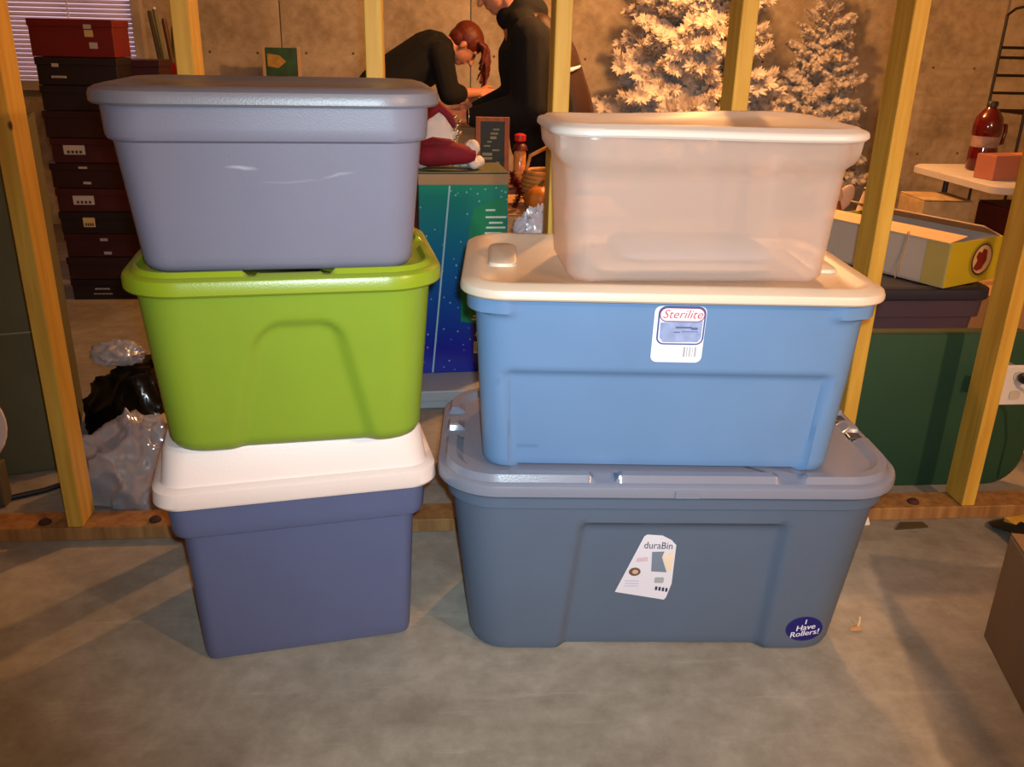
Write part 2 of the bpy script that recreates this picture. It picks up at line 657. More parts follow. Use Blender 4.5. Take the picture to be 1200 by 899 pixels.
def lid_levels(a, b, r, z0, flange=0.025, ridge=0.012, recess=0.010, edge=0.012, rim_w=0.03):
    """outer skirt from z0 up, rounded shoulder, ridge, then a sunken centre"""
    zt = z0 + flange
    return [
        (z0 + 0.004, a - 0.012, b - 0.012, r - 0.012),
        (z0, a - 0.004, b - 0.004, r - 0.004),
        (z0 + 0.004, a, b, r),
        (zt - edge, a, b, r),
        (zt - edge * 0.4, a - edge * 0.25, b - edge * 0.25, r - edge * 0.25),
        (zt, a - edge, b - edge, r - edge),
        (zt + 0.001, a - edge - 0.006, b - edge - 0.006, r - edge - 0.006),
        (zt + ridge, a - edge - 0.012, b - edge - 0.012, r - edge - 0.012),
        (zt + ridge, a - edge - 0.012 - rim_w * 0.6, b - edge - 0.012 - rim_w * 0.6, max(0.02, r - edge - 0.012 - rim_w * 0.6)),
        (zt + ridge - recess, a - edge - 0.014 - rim_w, b - edge - 0.014 - rim_w, max(0.015, r - edge - 0.014 - rim_w)),
    ]


# ---- 1. large slate tote at the bottom of the right stack --------------------
slate = tote_plastic('slate_plastic', (0.335, 0.39, 0.475), 0.45)
silver = M('silver_lid_plastic', (0.47, 0.49, 0.56), 0.20, 0.05, 4, 0.05, 300, 0.0, 0.8)
big = thing('storage_tote', 'very large slate grey tote with silver lid and two stickers, standing on the concrete', 'tote', (0.487, 1.738, 0), math.radians(-3.4), 'stacked storage totes')
BIGK = dense([(0.0, 0.394, 0.174, 0.075), (0.006, 0.404, 0.184, 0.08), (0.02, 0.409, 0.188, 0.083), (0.375, 0.446, 0.222, 0.10), (0.380, 0.456, 0.232, 0.105), (0.43, 0.458, 0.234, 0.105)], 9)


def big_disp(x, y, nx, ny, z, a, b):
    o = 0.0
    if abs(ny) > 0.9:
        t = z / 0.36
        xl = -0.200 + 0.030 * t
        xr = 0.228 + 0.004 * t
        w = 0.020
        inside = sstep(xl - w, xl + w * 0.4, x) * (1 - sstep(xr - w * 0.4, xr + w, x)) * (1 - sstep(0.322, 0.340, z))
        o -= 0.020 * inside
    elif abs(nx) > 0.9:
        o -= 0.012 * (1 - sstep(0.08, 0.10, abs(y))) * (1 - sstep(0.30, 0.33, z))
    return o, 0


b_body = loft(BIGK, big_disp, na=90).build('body', slate, big, smooth=40)
LB = 0.412


def big_lid_disp(x, y, nx, ny, z, a, b):
    dz = 0.0
    if z > LB + 0.034:
        g = 0.0
        if ny < -0.9:
            for xc, w in ((-0.142, 0.020), (0.230, 0.020)):
                g = max(g, 1 - sstep(w, w + 0.010, abs(x - xc)))
        if ny > 0.9:
            for xc in (-0.2, 0.2):
                g = max(g, 1 - sstep(0.02, 0.03, abs(x - xc)))
        if abs(nx) > 0.9:
            for yc in (-0.02, 0.075):
                g = max(g, 1 - sstep(0.018, 0.026, abs(y - yc)))
        dz = -g * max(0, z - (LB + 0.029))
    return 0, dz


big_lid = loft(lid_levels(0.475, 0.252, 0.125, LB, 0.028, 0.015, 0.011, 0.008, 0.030), big_lid_disp, na=110, nb=60, nc=9).build('lid', silver, big, smooth=38)
MB().box((0.02, -0.2535, LB + 0.012), (0.05, 0.004, 0.016)).build('latch_tab', silver, big_lid, bevel=0.0015)
# handle clips on the right hand end of the lid
for yy in (-0.02, 0.075):
    MB().box((0.436, yy, LB + 0.033), (0.03, 0.030, 0.010)).build('lid_end_block', M('clip_dark', (0.20, 0.22, 0.27), 0.25), big_lid, bevel=0.003)
fm = front_map(BIGK, big_disp)
white_st = M('sticker_white', (0.86, 0.85, 0.90), 0.4, 0.03)
# the paper product sticker (leaning quadrilateral with a curved top)
st = [(-0.118, 0.140), (-0.010, 0.122), (-0.006, 0.128), (0.002, 0.160), (0.001, 0.247), (-0.010, 0.258), (-0.030, 0.268), (-0.062, 0.270), (-0.068, 0.266)]
OX, OZ = 0.022, 0.0
VS = lambda z: 0.128 + (z - 0.122) * 1.16
fm0 = fm
fm = lambda x, z, l: fm0(x, VS(z), l)
st2 = [(x + OX, z + OZ) for x, z in st]
stick = decal('sticker', *flat2d(st2), fm, 0.0008, white_st, big)
ink = M('sticker_ink', (0.20, 0.22, 0.30), 0.5)
tv, tf = text_geo('duraBin', 0.0215, 0.0, squeeze=0.92)
decal('lettering', tv, tf, fm, 0.0014, ink, stick, R2(-0.03, -0.036 + OX, 0.2455))
decal('tote_picture', *flat2d([(-0.048 + OX, 0.232), (-0.022 + OX, 0.233), (-0.026 + OX, 0.220), (-0.012 + OX, 0.186), (-0.045 + OX, 0.188)]), fm, 0.0014, M('sticker_slate', (0.45, 0.50, 0.58), 0.5), stick)
decal('cream_patch', *flat2d([(-0.026 + OX, 0.222), (-0.002 + OX, 0.236), (-0.002 + OX, 0.190), (-0.011 + OX, 0.186)]), fm, 0.0014, M('sticker_cream', (0.90, 0.83, 0.74), 0.5), stick)
decal('round_picture', *flat2d(circle2(-0.080 + OX, 0.187, 0.0125, 0.0095)), fm, 0.0014, M('sticker_brown', (0.42, 0.30, 0.26), 0.5), stick)
decal('round_picture_core', *flat2d(circle2(-0.079 + OX, 0.187, 0.0065, 0.0050)), fm, 0.0018, M('sticker_tan', (0.80, 0.66, 0.56), 0.5), stick)
decal('arrow_picture', *flat2d([(-0.078 + OX, 0.218), (-0.056 + OX, 0.221), (-0.055 + OX, 0.211), (-0.079 + OX, 0.209)]), fm, 0.0014, M('sticker_pink', (0.82, 0.72, 0.78), 0.5), stick)
decal('seal_picture', *flat2d(rrect2(-0.026 + OX, 0.168, 0.020, 0.013, 0.003)), fm, 0.0014, M('sticker_grey', (0.62, 0.65, 0.68), 0.5), stick)
for i in range(4):
    decal('print_mark', *flat2d(rrect2(-0.030 + 0.0075 * i + OX, 0.149 - 0.0012 * i, 0.0050, 0.009, 0.001, 2)), fm, 0.0014, ink, stick)
for i in range(3):
    decal('print_line', *flat2d(rrect2(-0.084 + OX, 0.166 - 0.006 * i, 0.030, 0.0014, 0.0005, 2)), fm, 0.0014, M('sticker_line', (0.66, 0.66, 0.76), 0.5), stick)
# round sticker
fm = fm0
cxs, czs = 0.323, 0.063
disc = decal('round_sticker', *flat2d(circle2(cxs, czs, 0.0405, 0.034)), fm, 0.0008, M('sticker_navy', (0.09, 0.09, 0.42), 0.35), big)
sw = M('sticker_lettering', (0.90, 0.90, 0.98), 0.4)
for body, dx, dz, sz in (('I', -0.001, 0.019, 0.018), ('Have', 0.001, 0.004, 0.021), ('Rollers!', 0.001, -0.0125, 0.021)):
    tv, tf = text_geo(body, sz, 0.25, squeeze=0.98)
    tv = [(x, y) for x, y in tv]
    d = decal('lettering', tv, tf, fm, 0.0014, sw, disc, R2(0.20, cxs + dx, czs + dz))
    # thicken the strokes with a second pass shifted by half a millimetre
    decal('lettering', tv, tf, fm, 0.0016, sw, disc, R2(0.20, cxs + dx + 0.0007, czs + dz + 0.0002))

# ---- 2. blue tote with cream lid ---------------------------------------------
blue = tote_plastic('blue_plastic', (0.395, 0.525, 0.69), 0.42)
cream = M('cream_lid_plastic', (0.83, 0.76, 0.68), 0.38, 0.03, 4, 0.08, 300)
BZ = 0.4450
blu = thing('storage_tote', 'denim blue tote with cream lid and oblong paper label, resting on silver lid', 'tote', (0.458, 1.729, BZ), math.radians(-4.3), 'stacked storage totes')
BLK = dense([(0.0, 0.338, 0.168, 0.045), (0.006, 0.349, 0.179, 0.05), (0.015, 0.352, 0.182, 0.05), (0.20, 0.362, 0.202, 0.055), (0.32, 0.368, 0.212, 0.06), (0.378, 0.370, 0.215, 0.06)], 14)


def blue_disp(x, y, nx, ny, z, a, b):
    o = 0.0
    if abs(ny) > 0.9:
        o -= 0.013 * (1 - sstep(0.205, 0.222, z)) * (1 - sstep(a - 0.062, a - 0.048, abs(x)))
        # skirt only at the corners
        o += 0.010 * sstep(0.326, 0.332, z) * sstep(a - 0.085, a - 0.060, abs(x))
    else:
        o += 0.016 * sstep(0.326, 0.332, z)
        if abs(nx) > 0.9:
            o -= 0.012 * (1 - sstep(0.205, 0.222, z)) * (1 - sstep(0.10, 0.115, abs(y)))
    return o, 0


loft(BLK, blue_disp, na=80).build('body', blue, blu, smooth=40)
blue_lid = loft(lid_levels(0.397, 0.246, 0.085, 0.366, 0.022, 0.004, 0.006, 0.010, 0.028), None, na=40).build('lid', cream, blu, smooth=38)
# raised handle pad moulded into each end of the lid
for s in (-1, 1):
    MB().add(*(lambda L: (L.v, L.f))(loft([(0.384, 0.030, 0.095, 0.02), (0.392, 0.027, 0.092, 0.02), (0.394, 0.022, 0.086, 0.018)], None, True, True, 8, 8, 4))).build('lid_pad', cream, blue_lid, smooth=40, loc=(s * 0.318 , 0.02, 0))
fmb = front_map(BLK, blue_disp)
LX, LZ = 0.012, 0.300
lab = decal('sticker', *flat2d(rrect2(LX - 0.002, LZ - 0.002, 0.096, 0.112, 0.012)), fmb, 0.0008, M('label_white', (0.90, 0.90, 0.94), 0.35, 0.02), blu)
decal('label_border', *flat2d(rrect2(LX + 0.001, LZ + 0.016, 0.088, 0.076, 0.014)), fmb, 0.0012, M('label_blue', (0.27, 0.33, 0.55), 0.35), lab)
decal('label_panel', *flat2d(rrect2(LX + 0.001, LZ + 0.016, 0.082, 0.070, 0.011)), fmb, 0.0016, M('label_panel_white', (0.84, 0.85, 0.92), 0.35), lab)
decal('label_picture', *flat2d([(LX - 0.038, LZ + 0.022), (LX - 0.004, LZ + 0.026), (LX + 0.040, LZ + 0.027), (LX + 0.040, LZ - 0.008), (LX + 0.034, LZ - 0.016), (LX - 0.030, LZ - 0.017), (LX - 0.037, LZ - 0.008)]), fmb, 0.0020, M('label_picture_blue', (0.56, 0.62, 0.78), 0.35, 0.2, 60), lab)
decal('label_banner', *flat2d(rrect2(LX + 0.001, LZ + 0.038, 0.084, 0.028, 0.0135)), fmb, 0.0024, M('label_maroon', (0.50, 0.28, 0.42), 0.35), lab)
decal('label_banner_face', *flat2d(rrect2(LX + 0.001, LZ + 0.038, 0.080, 0.024, 0.0118)), fmb, 0.0028, M('label_pink', (0.97, 0.88, 0.90), 0.35), lab)
tv, tf = text_geo('Sterilite', 0.0235, 0.28)
decal('lettering', tv, tf, fmb, 0.0034, M('label_red', (0.72, 0.30, 0.36), 0.35), lab, R2(0.0, LX + 0.001, LZ + 0.0385))
for i in range(5):
    w = (0.003, 0.0015, 0.002, 0.001, 0.0025)[i]
    decal('bar', *flat2d(rrect2(LX + 0.012 + i * 0.0052, LZ - 0.036, w, 0.020, 0.0002, 1)), fmb, 0.0016, M('label_bar', (0.62, 0.60, 0.62), 0.4), lab)
for (dx, dz, w, h) in ((0.006, 0.013, 0.030, 0.0035), (-0.006, 0.0035, 0.012, 0.0022), (0.026, 0.011, 0.012, 0.0045), (0.018, 0.005, 0.03, 0.0014)):
    decal('print_mark', *flat2d(rrect2(LX + dx, LZ + dz, w, h, 0.0006, 2)), fmb, 0.0025, M('label_scribble', (0.34, 0.38, 0.52), 0.4), lab)
# moulded name plate low on the left
decal('embossed_mark', *flat2d(rrect2(-0.262, 0.048, 0.042, 0.008, 0.001, 2)), fmb, 0.0015, tote_plastic('blue_plastic_emboss', (0.365, 0.49, 0.65)), blu)

# ---- 3. clear bin ---------------------------------------------------------------
CZ = BZ + 0.3865
clear = clear_mat('cloudy_clear_plastic', (0.97, 0.93, 0.91), 0.60, 0.25, 0.3, 0.03)
clear_lid_m = clear_mat('milky_lid_plastic', (0.95, 0.91, 0.88), 0.06, 0.30, 0.35, 0.05)
clr = thing('storage_bin', 'cloudy clear plastic bin with milky white lid on top of the cream lid', 'bin', (0.492, 1.680, CZ), math.radians(-0.3), 'stacked storage totes')
CK = dense([(0.0, 0.215, 0.115, 0.035), (0.004, 0.237, 0.133, 0.045), (0.014, 0.244, 0.140, 0.05), (0.05, 0.246, 0.142, 0.05), (0.21, 0.256, 0.152, 0.055), (0.22, 0.262, 0.158, 0.055), (0.27, 0.268, 0.164, 0.06)], 8)


def clear_disp(x, y, nx, ny, z, a, b):
    o = 0.0
    if ny < -0.9:
        o -= 0.006 * (1 - sstep(0.20, 0.212, z)) * (1 - sstep(a - 0.05, a - 0.03, abs(x)))
    if abs(nx) > 0.9:
        o += 0.012 * sstep(0.205, 0.235, z)
    return o, 0


cb = loft(CK, clear_disp, True, False, na=50).build('body', clear, clr, smooth=50)
so = cb.modifiers.new('wall', 'SOLIDIFY')
so.thickness = 0.0022
so.offset = -1


def clear_lid_disp(x, y, nx, ny, z, a, b):
    # warped sheet: the back edge sags and lifts near the right end
    return 0, 0.004 * math.sin(x * 9.0) * (0.4 + y / 0.2)


clid = loft(lid_levels(0.286, 0.180, 0.075, 0.263, 0.016, 0.005, 0.005, 0.007, 0.03), clear_lid_disp, na=40).build('lid', clear_lid_m, clr, smooth=40)
# a few pale folded sheets lying in the bottom of the bin
sheet = thing('folded_cloth', 'pale folded cloth lying inside the cloudy clear bin', 'cloth', (0.492, 1.68, CZ + 0.006))
for i in range(2):
    loft([(0.004 + 0.022 * i, 0.16 - 0.02 * i, 0.09, 0.03), (0.012 + 0.022 * i, 0.17 - 0.02 * i, 0.10, 0.03), (0.022 + 0.022 * i, 0.16 - 0.02 * i, 0.09, 0.03)], None, na=10, nb=8, nc=4).build('fold', M('cloth_%d' % i, ((0.80, 0.68, 0.60), (0.66, 0.66, 0.72))[i], 0.9), sheet, smooth=60, loc=(-0.02 + 0.03 * i, 0, 0))

# ---- 4. navy tote with deep cream lid ---------------------------------------------
navy = tote_plastic('navy_plastic', (0.325, 0.355, 0.49), 0.42)
pale = M('pale_lid_plastic', (0.86, 0.80, 0.78), 0.38, 0.03, 4, 0.08, 300)
NRZ = math.radians(9.9)
nav = thing('storage_tote', 'navy tote with a deep pale cream lid, turned askew on the concrete', 'tote', (-0.303, 1.774, 0), NRZ, 'stacked storage totes')
NK = dense([(0.0, 0.208, 0.162, 0.02), (0.006, 0.217, 0.171, 0.026), (0.02, 0.220, 0.174, 0.028), (0.318, 0.230, 0.196, 0.03), (0.328, 0.246, 0.212, 0.035), (0.338, 0.249, 0.215, 0.035), (0.415, 0.254, 0.220, 0.035)], 8)
loft(NK, None, na=30).build('body', navy, nav, smooth=40)
NL = 0.406
loft([(NL, 0.266, 0.232, 0.05), (NL - 0.003, 0.272, 0.238, 0.055), (NL + 0.003, 0.275, 0.241, 0.055), (NL + 0.030, 0.273, 0.239, 0.055), (NL + 0.036, 0.266, 0.232, 0.05), (NL + 0.038, 0.258, 0.224, 0.045),
      (NL + 0.044, 0.256, 0.222, 0.045), (NL + 0.105, 0.247, 0.213, 0.045), (NL + 0.114, 0.242, 0.208, 0.04), (NL + 0.117, 0.232, 0.198, 0.035), (NL + 0.115, 0.209, 0.175, 0.03)], None, na=30, nc=9).build('lid', pale, nav, smooth=36)

# ---- 5. lime green tote --------------------------------------------------------------
lime = tote_plastic('lime_plastic', (0.48, 0.575, 0.16), 0.4)
lime_l = M('lime_lid_plastic', (0.50, 0.575, 0.11), 0.32, 0.04, 4, 0.08, 300)
GZ = NL + 0.1178
grn = thing('storage_tote', 'lime green tote with matching lid, resting on the deep cream lid', 'tote', (-0.274, 1.677, GZ), math.radians(6.95), 'stacked storage totes')
GK = dense([(0.0, 0.210, 0.146, 0.05), (0.008, 0.226, 0.160, 0.06), (0.022, 0.233, 0.167, 0.062), (0.31, 0.252, 0.208, 0.075), (0.342, 0.254, 0.210, 0.075)], 12)


def lime_disp(x, y, nx, ny, z, a, b):
    o = 0.0
    if abs(ny) > 0.9:
        top = 0.262 - 1.6 * max(0, abs(x - 0.02) - 0.03) ** 2 * 8
        hw = 0.060 + 0.058 * (1 - z / 0.26)
        inside = (1 - sstep(top - 0.014, top, z)) * (1 - sstep(hw - 0.01, hw + 0.022, abs(x - 0.015)))
        o -= 0.012 * inside
    return o, 0


loft(GK, lime_disp, na=70).build('body', lime, grn, smooth=50)
GL = 0.315


def lime_lid_disp(x, y, nx, ny, z, a, b):
    dz = 0.0
    if z > GL + 0.031:
        g = 0.0
        if abs(ny) > 0.9:
            for xc in (-0.055, 0.070):
                g = max(g, 1 - sstep(0.006, 0.012, abs(x - xc)))
            g = max(g, 0.6 * (1 - sstep(0.05, 0.06, abs(x - 0.008))))
        if abs(nx) > 0.9:
            g = max(g, 1 - sstep(0.025, 0.04, abs(y)))
        dz = -g * max(0, z - (GL + 0.030))
    return 0, dz


lime_lid = loft(lid_levels(0.273, 0.230, 0.10, GL, 0.030, 0.009, 0.010, 0.009, 0.010), lime_lid_disp, na=70, nb=50, nc=9).build('lid', lime_l, grn, smooth=38)
# orange-brown block painting the bulb's warm light on the lid's right end
MB().box((0.243, 0.10, GL + 0.040), (0.012, 0.035, 0.012)).build('lid_end_block', M('amber_lamp_glow', (0.72, 0.42, 0.12), 0.4), lime_lid, bevel=0.003)


# ---- 6. grey-violet tote ----------------------------------------------------------------
def scuffed(name, col):
    m = M(name, col, 0.42, 0.05, 4, 0.07, 420)
    nt = m.node_tree
    b = nt.nodes['Principled BSDF']
    base = b.inputs['Base Color'].links[0].from_socket
    tc = nt.nodes.new('ShaderNodeTexCoord')
    prev = base
    # white scuffs with a shape of their own: thin warped strokes on the front
    for (x0, z0, ln, tilt, wd, am) in ((-0.045, 0.178, 0.065, -0.13, 0.005, 0.5), (0.105, 0.165, 0.075, 0.24, 0.004, 0.28), (0.03, 0.155, 0.14, 0.02, 0.003, 0.16), (-0.135, 0.012, 0.08, 0.02, 0.007, 0.6)):
        mp = nt.nodes.new('ShaderNodeMapping')
        mp.vector_type = 'TEXTURE'
        mp.inputs['Location'].default_value = (x0, -0.2, z0)
        mp.inputs['Rotation'].default_value = (0, -tilt, 0)
        mp.inputs['Scale'].default_value = (ln / 2, 0.05, wd)
        ns = nt.nodes.new('ShaderNodeTexNoise')
        ns.inputs['Scale'].default_value = 28
        ns.inputs['Detail'].default_value = 4
        nt.links.new(tc.outputs['Object'], ns.inputs['Vector'])
        sub = nt.nodes.new('ShaderNodeVectorMath')
        sub.operation = 'MULTIPLY_ADD'
        nt.links.new(ns.outputs['Color'], sub.inputs[0])
        sub.inputs[1].default_value = (0.0, 0.0, 0.012)
        sub.inputs[2].default_value = (0, 0, -0.006)
        ad = nt.nodes.new('ShaderNodeVectorMath')
        ad.operation = 'ADD'
        nt.links.new(tc.outputs['Object'], ad.inputs[0])
        nt.links.new(sub.outputs[0], ad.inputs[1])
        nt.links.new(ad.outputs[0], mp.inputs['Vector'])
        ln_ = nt.nodes.new('ShaderNodeVectorMath')
        ln_.operation = 'LENGTH'
        nt.links.new(mp.outputs[0], ln_.inputs[0])
        rp = nt.nodes.new('ShaderNodeValToRGB')
        rp.color_ramp.elements[0].position = 0.2
        rp.color_ramp.elements[0].color = (am, am, am, 1)
        rp.color_ramp.elements[1].position = 1.0
        rp.color_ramp.elements[1].color = (0, 0, 0, 1)
        nt.links.new(ln_.outputs['Value'], rp.inputs['Fac'])
        mx = nt.nodes.new('ShaderNodeMix')
        mx.data_type = 'RGBA'
        nt.links.new(rp.outputs['Color'], mx.inputs[0])
        nt.links.new(prev, mx.inputs[6])
        mx.inputs[7].default_value = (0.62, 0.62, 0.70, 1)
        prev = mx.outputs[2]
    nt.links.new(prev, b.inputs['Base Color'])
    return m


greyv = scuffed('grey_violet_plastic', (0.43, 0.425, 0.495))
greyv_l = M('grey_violet_lid', (0.43, 0.42, 0.46), 0.38, 0.06, 4, 0.1, 300)
VZ = GZ + 0.3455
vio = thing('storage_tote', 'scuffed grey-violet tote with grey lid on top of the lime tote', 'tote', (-0.271, 1.634, VZ), math.radians(4.8), 'stacked storage totes')
VK = dense([(0.0, 0.204, 0.132, 0.03), (0.006, 0.218, 0.145, 0.04), (0.016, 0.225, 0.151, 0.045), (0.216, 0.243, 0.181, 0.055), (0.220, 0.251, 0.188, 0.06), (0.226, 0.253, 0.190, 0.06), (0.28, 0.256, 0.193, 0.065)], 8)
loft(VK, None, na=40).build('body', greyv, vio, smooth=40)
loft(lid_levels(0.275, 0.210, 0.10, 0.272, 0.026, 0.003, 0.006, 0.012, 0.04), None, na=40, nc=9).build('lid', greyv_l, vio, smooth=38)


# ================================================================== NEAR FLOOR
card = M('brown_cardboard', (0.46, 0.36, 0.26), 0.85, 0.10, 5, 0.15, 60)
card2 = M('tan_cardboard', (0.66, 0.50, 0.34), 0.85, 0.08, 5, 0.15, 60)
tape_m = M('packing_tape', (0.62, 0.50, 0.36), 0.25, 0.05)


def carton(name, label, loc, rz, sx, sy, sz, mat, cat='box', flaps=True, tape=True, group=None):
    """cardboard carton: four walls and bottom as one body, folded flaps, tape strip"""
    t = thing(name, label, cat, loc, rz, group)
    MB().box((0, 0, sz / 2 - 0.002), (sx, sy, sz - 0.004)).build('body', mat, t, bevel=0.004)
    if flaps:
        for s in (-1, 1):
            MB().box((0, s * (sy / 4 + 0.0005), sz), (sx - 0.002, sy / 2 - 0.003, 0.004)).build('flap', mat, t, bevel=0.001, seg=1)
    if tape:
        MB().box((0, 0, sz + 0.0024), (sx, 0.05, 0.0006)).build('tape', tape_m, t)
        for s in (-1, 1):
            MB().box((s * (sx / 2 + 0.0004), 0, sz - 0.04), (0.0008, 0.05, 0.08)).build('tape', tape_m, t)
    return t


carton('cardboard_box', 'plain brown cardboard box on the floor beside the large slate tote', (1.406, 1.196, 0), math.radians(-15), 0.50, 0.62, 0.27, card)
# scrap of dried leaf and paper on the concrete
leaf = thing('dry_leaf', 'small curled tan leaf scrap lying on the concrete', 'leaf', (0.96, 1.598, 0.0))
MB().add([(-0.016, -0.006, 0.001), (0.0, -0.010, 0.004), (0.016, -0.004, 0.002), (0.010, 0.008, 0.006), (-0.004, 0.010, 0.002), (-0.012, 0.004, 0.004), (0.0, 0.0, 0.007)],
         [(0, 1, 6), (1, 2, 6), (2, 3, 6), (3, 4, 6), (4, 5, 6), (5, 0, 6)]).build('blade', M('leaf_tan', (0.72, 0.55, 0.36), 0.7), leaf)
MB().tube([(0.006, 0.004, 0.005), (0.012, 0.012, 0.014), (0.014, 0.018, 0.022)], 0.0022, 6).build('stalk', M('leaf_stalk', (0.86, 0.74, 0.58), 0.6), leaf)
scrap = MB().add([(0, 0, 0.001), (0.022, 0.004, 0.001), (0.020, 0.016, 0.018), (0.004, 0.014, 0.030)], [(0, 1, 2, 3)]).build('paper_scrap', M('scrap_white', (0.86, 0.80, 0.76), 0.7), None, loc=(1.19, 2.048, 0))
so = scrap.modifiers.new('wall', 'SOLIDIFY')
so.thickness = 0.001
tag(scrap, 'tiny white paper scrap by the sole plate beside the slate tote', 'paper')
scrap2 = MB().add([(0, 0, 0.002), (0.10, 0.008, 0.002), (0.095, 0.030, 0.005), (0.03, 0.034, 0.004)], [(0, 1, 2, 3)]).build('wood_chip', M('chip_dark', (0.28, 0.22, 0.12), 0.8), None, loc=(1.27, 2.02, 0.0))
so = scrap2.modifiers.new('wall', 'SOLIDIFY')
so.thickness = 0.003
tag(scrap2, 'thin dark wood chip lying against the sole plate', 'wood chip')
# black webbing strap dropped by the sole plate, and a pine offcut
blk = M('black_rubber', (0.075, 0.072, 0.085), 0.5, 0.1)
strap = thing('webbing_strap', 'black webbing strap lying in a loose curl behind the brown cardboard box', 'strap', (1.53, 1.90, 0))
path = [(0.055, 0.150, 0.004), (0.045, 0.11, 0.020), (0.05, 0.06, 0.034), (0.045, 0.0, 0.030), (0.02, -0.06, 0.016), (-0.03, -0.12, 0.006), (-0.06, -0.16, 0.004)]
sb = MB()
vs = []
for i, p in enumerate(path):
    w = 0.030 + 0.006 * math.sin(i * 1.7)
    for sgn in (-1, 1):
        for zz in (0.0, 0.004):
            vs.append((p[0] + sgn * w, p[1] + sgn * 0.008, max(p[2] + zz + sgn * 0.006 * math.sin(i), 0.001 + zz)))
fs = []
for i in range(len(path) - 1):
    o_ = i * 4
    for a_, b_ in ((0, 1), (1, 3), (3, 2), (2, 0)):
        fs.append((o_ + a_, o_ + b_, o_ + 4 + b_, o_ + 4 + a_))
fs += [(0, 1, 3, 2), tuple((len(path) - 1) * 4 + k for k in (0, 2, 3, 1))]
sb.add(vs, fs).build('webbing', blk, strap, smooth=60)
MB().box((-0.066, -0.175, 0.006), (0.05, 0.03, 0.010)).build('buckle', M('buckle_dark', (0.12, 0.12, 0.13), 0.35), strap, bevel=0.002)
oc_ = MB().box((0, 0, 0.019), (0.085, 0.055, 0.036)).build('pine_offcut', pine, None, bevel=0.002, loc=(1.625, 1.995, 0), rz=0.15)
tag(oc_, 'short pine offcut on the floor by the sole plate and webbing strap', 'wood block')

# ================================================================== RIGHT, BEHIND THE STUDS
# electrical box with plug between the studs
white_pl = M('white_outlet', (0.83, 0.79, 0.76), 0.4, 0.03)
out = thing('electrical_outlet', 'white outlet plate with a black plug, on the right of a stud', 'outlet', (1.628, 2.168, 0.372))
MB().box((0, 0.0, 0), (0.082, 0.010, 0.118)).build('cover_plate', white_pl, out, bevel=0.003)
MB().box((-0.02, 0.035, 0), (0.055, 0.06, 0.10)).build('back_box', M('box_blue', (0.55, 0.56, 0.62), 0.5), out, bevel=0.003)
for z in (0.028, -0.028):
    s_ = loft([(-0.003, 0.016, 0.014, 0.010), (0.003, 0.016, 0.014, 0.010)], None, na=4, nb=4, nc=4).build('socket', M('outlet_socket', (0.74, 0.70, 0.64), 0.4), out)
    s_.rotation_euler = (PI / 2, 0, 0)
    s_.location = (0, -0.005, z)
plug = MB().lathe([(0.012, 0), (0.016, 0.008), (0.015, 0.022), (0.007, 0.032), (0.004, 0.05)], 14, R=Matrix.Rotation(PI / 2, 3, 'X')).build('plug', blk, out, smooth=40, loc=(0.006, -0.009, 0.028))
MB().tube([(0, -0.05, 0), (0.03, -0.062, -0.012), (0.07, -0.06, -0.06), (0.09, -0.03, -0.16), (0.09, 0.0, -0.30)], 0.004, 8).build('cord', blk, plug, smooth=60)
MB().box((-0.064, 0.035, 0), (0.036, 0.04, 0.03)).build('mounting_block', M('box_blue', (0.55, 0.56, 0.62), 0.5), out)

# folded card table standing on its edge
gtub_m = M('dark_green_baize', (0.105, 0.255, 0.165), 0.75, 0.10, 5, 0.1, 200)
tub = thing('card_table', 'dark green folded card table standing on edge behind the stud wall', 'table', (1.37, 2.285, 0))
RXm = Matrix.Rotation(PI / 2, 3, 'X')
def upright(levels, name, mat):
    L = loft(levels, None, na=14, nb=10, nc=9)
    L.v = [tuple(RXm @ Vector(p) + Vector((0, 0, 0.2475))) for p in L.v]
    return L.build(name, mat, tub, smooth=40)
upright([(0.006, 0.405, 0.236, 0.10), (0.014, 0.409, 0.240, 0.10), (0.017, 0.403, 0.234, 0.097)], 'tabletop', gtub_m)
upright([(-0.032, 0.412, 0.243, 0.10), (-0.028, 0.418, 0.246, 0.102), (0.010, 0.418, 0.246, 0.102), (0.013, 0.412, 0.243, 0.10)], 'edge_band', M('green_edge', (0.16, 0.25, 0.17), 0.5))
for x in (-0.33, 0.33):
    MB().tube([(x, 0.046, 0.06), (x, 0.046, 0.43)], 0.011, 8).build('folded_leg', M('table_steel', (0.30, 0.29, 0.30), 0.4, 0.05, metal=0.6), tub, smooth=60)

# purple tote with dark lid
ptote = thing('storage_tote', 'dusky purple tote with a dark lid behind the green tub', 'tote', (1.64, 3.02, 0), math.radians(0))
pm = M('dusky_purple_plastic', (0.30, 0.24, 0.30), 0.5, 0.06)
loft(dense([(0.0, 0.225, 0.16, 0.03), (0.01, 0.235, 0.17, 0.03), (0.37, 0.262, 0.205, 0.035), (0.376, 0.276, 0.22, 0.04), (0.45, 0.280, 0.225, 0.04)], 4), None, na=14, nb=10).build('body', pm, ptote, smooth=40)
loft(lid_levels(0.295, 0.24, 0.06, 0.440, 0.040, 0.003, 0.003, 0.008, 0.03), None, na=14, nb=10).build('lid', M('dark_navy_lid', (0.13, 0.14, 0.21), 0.45), ptote, smooth=40)

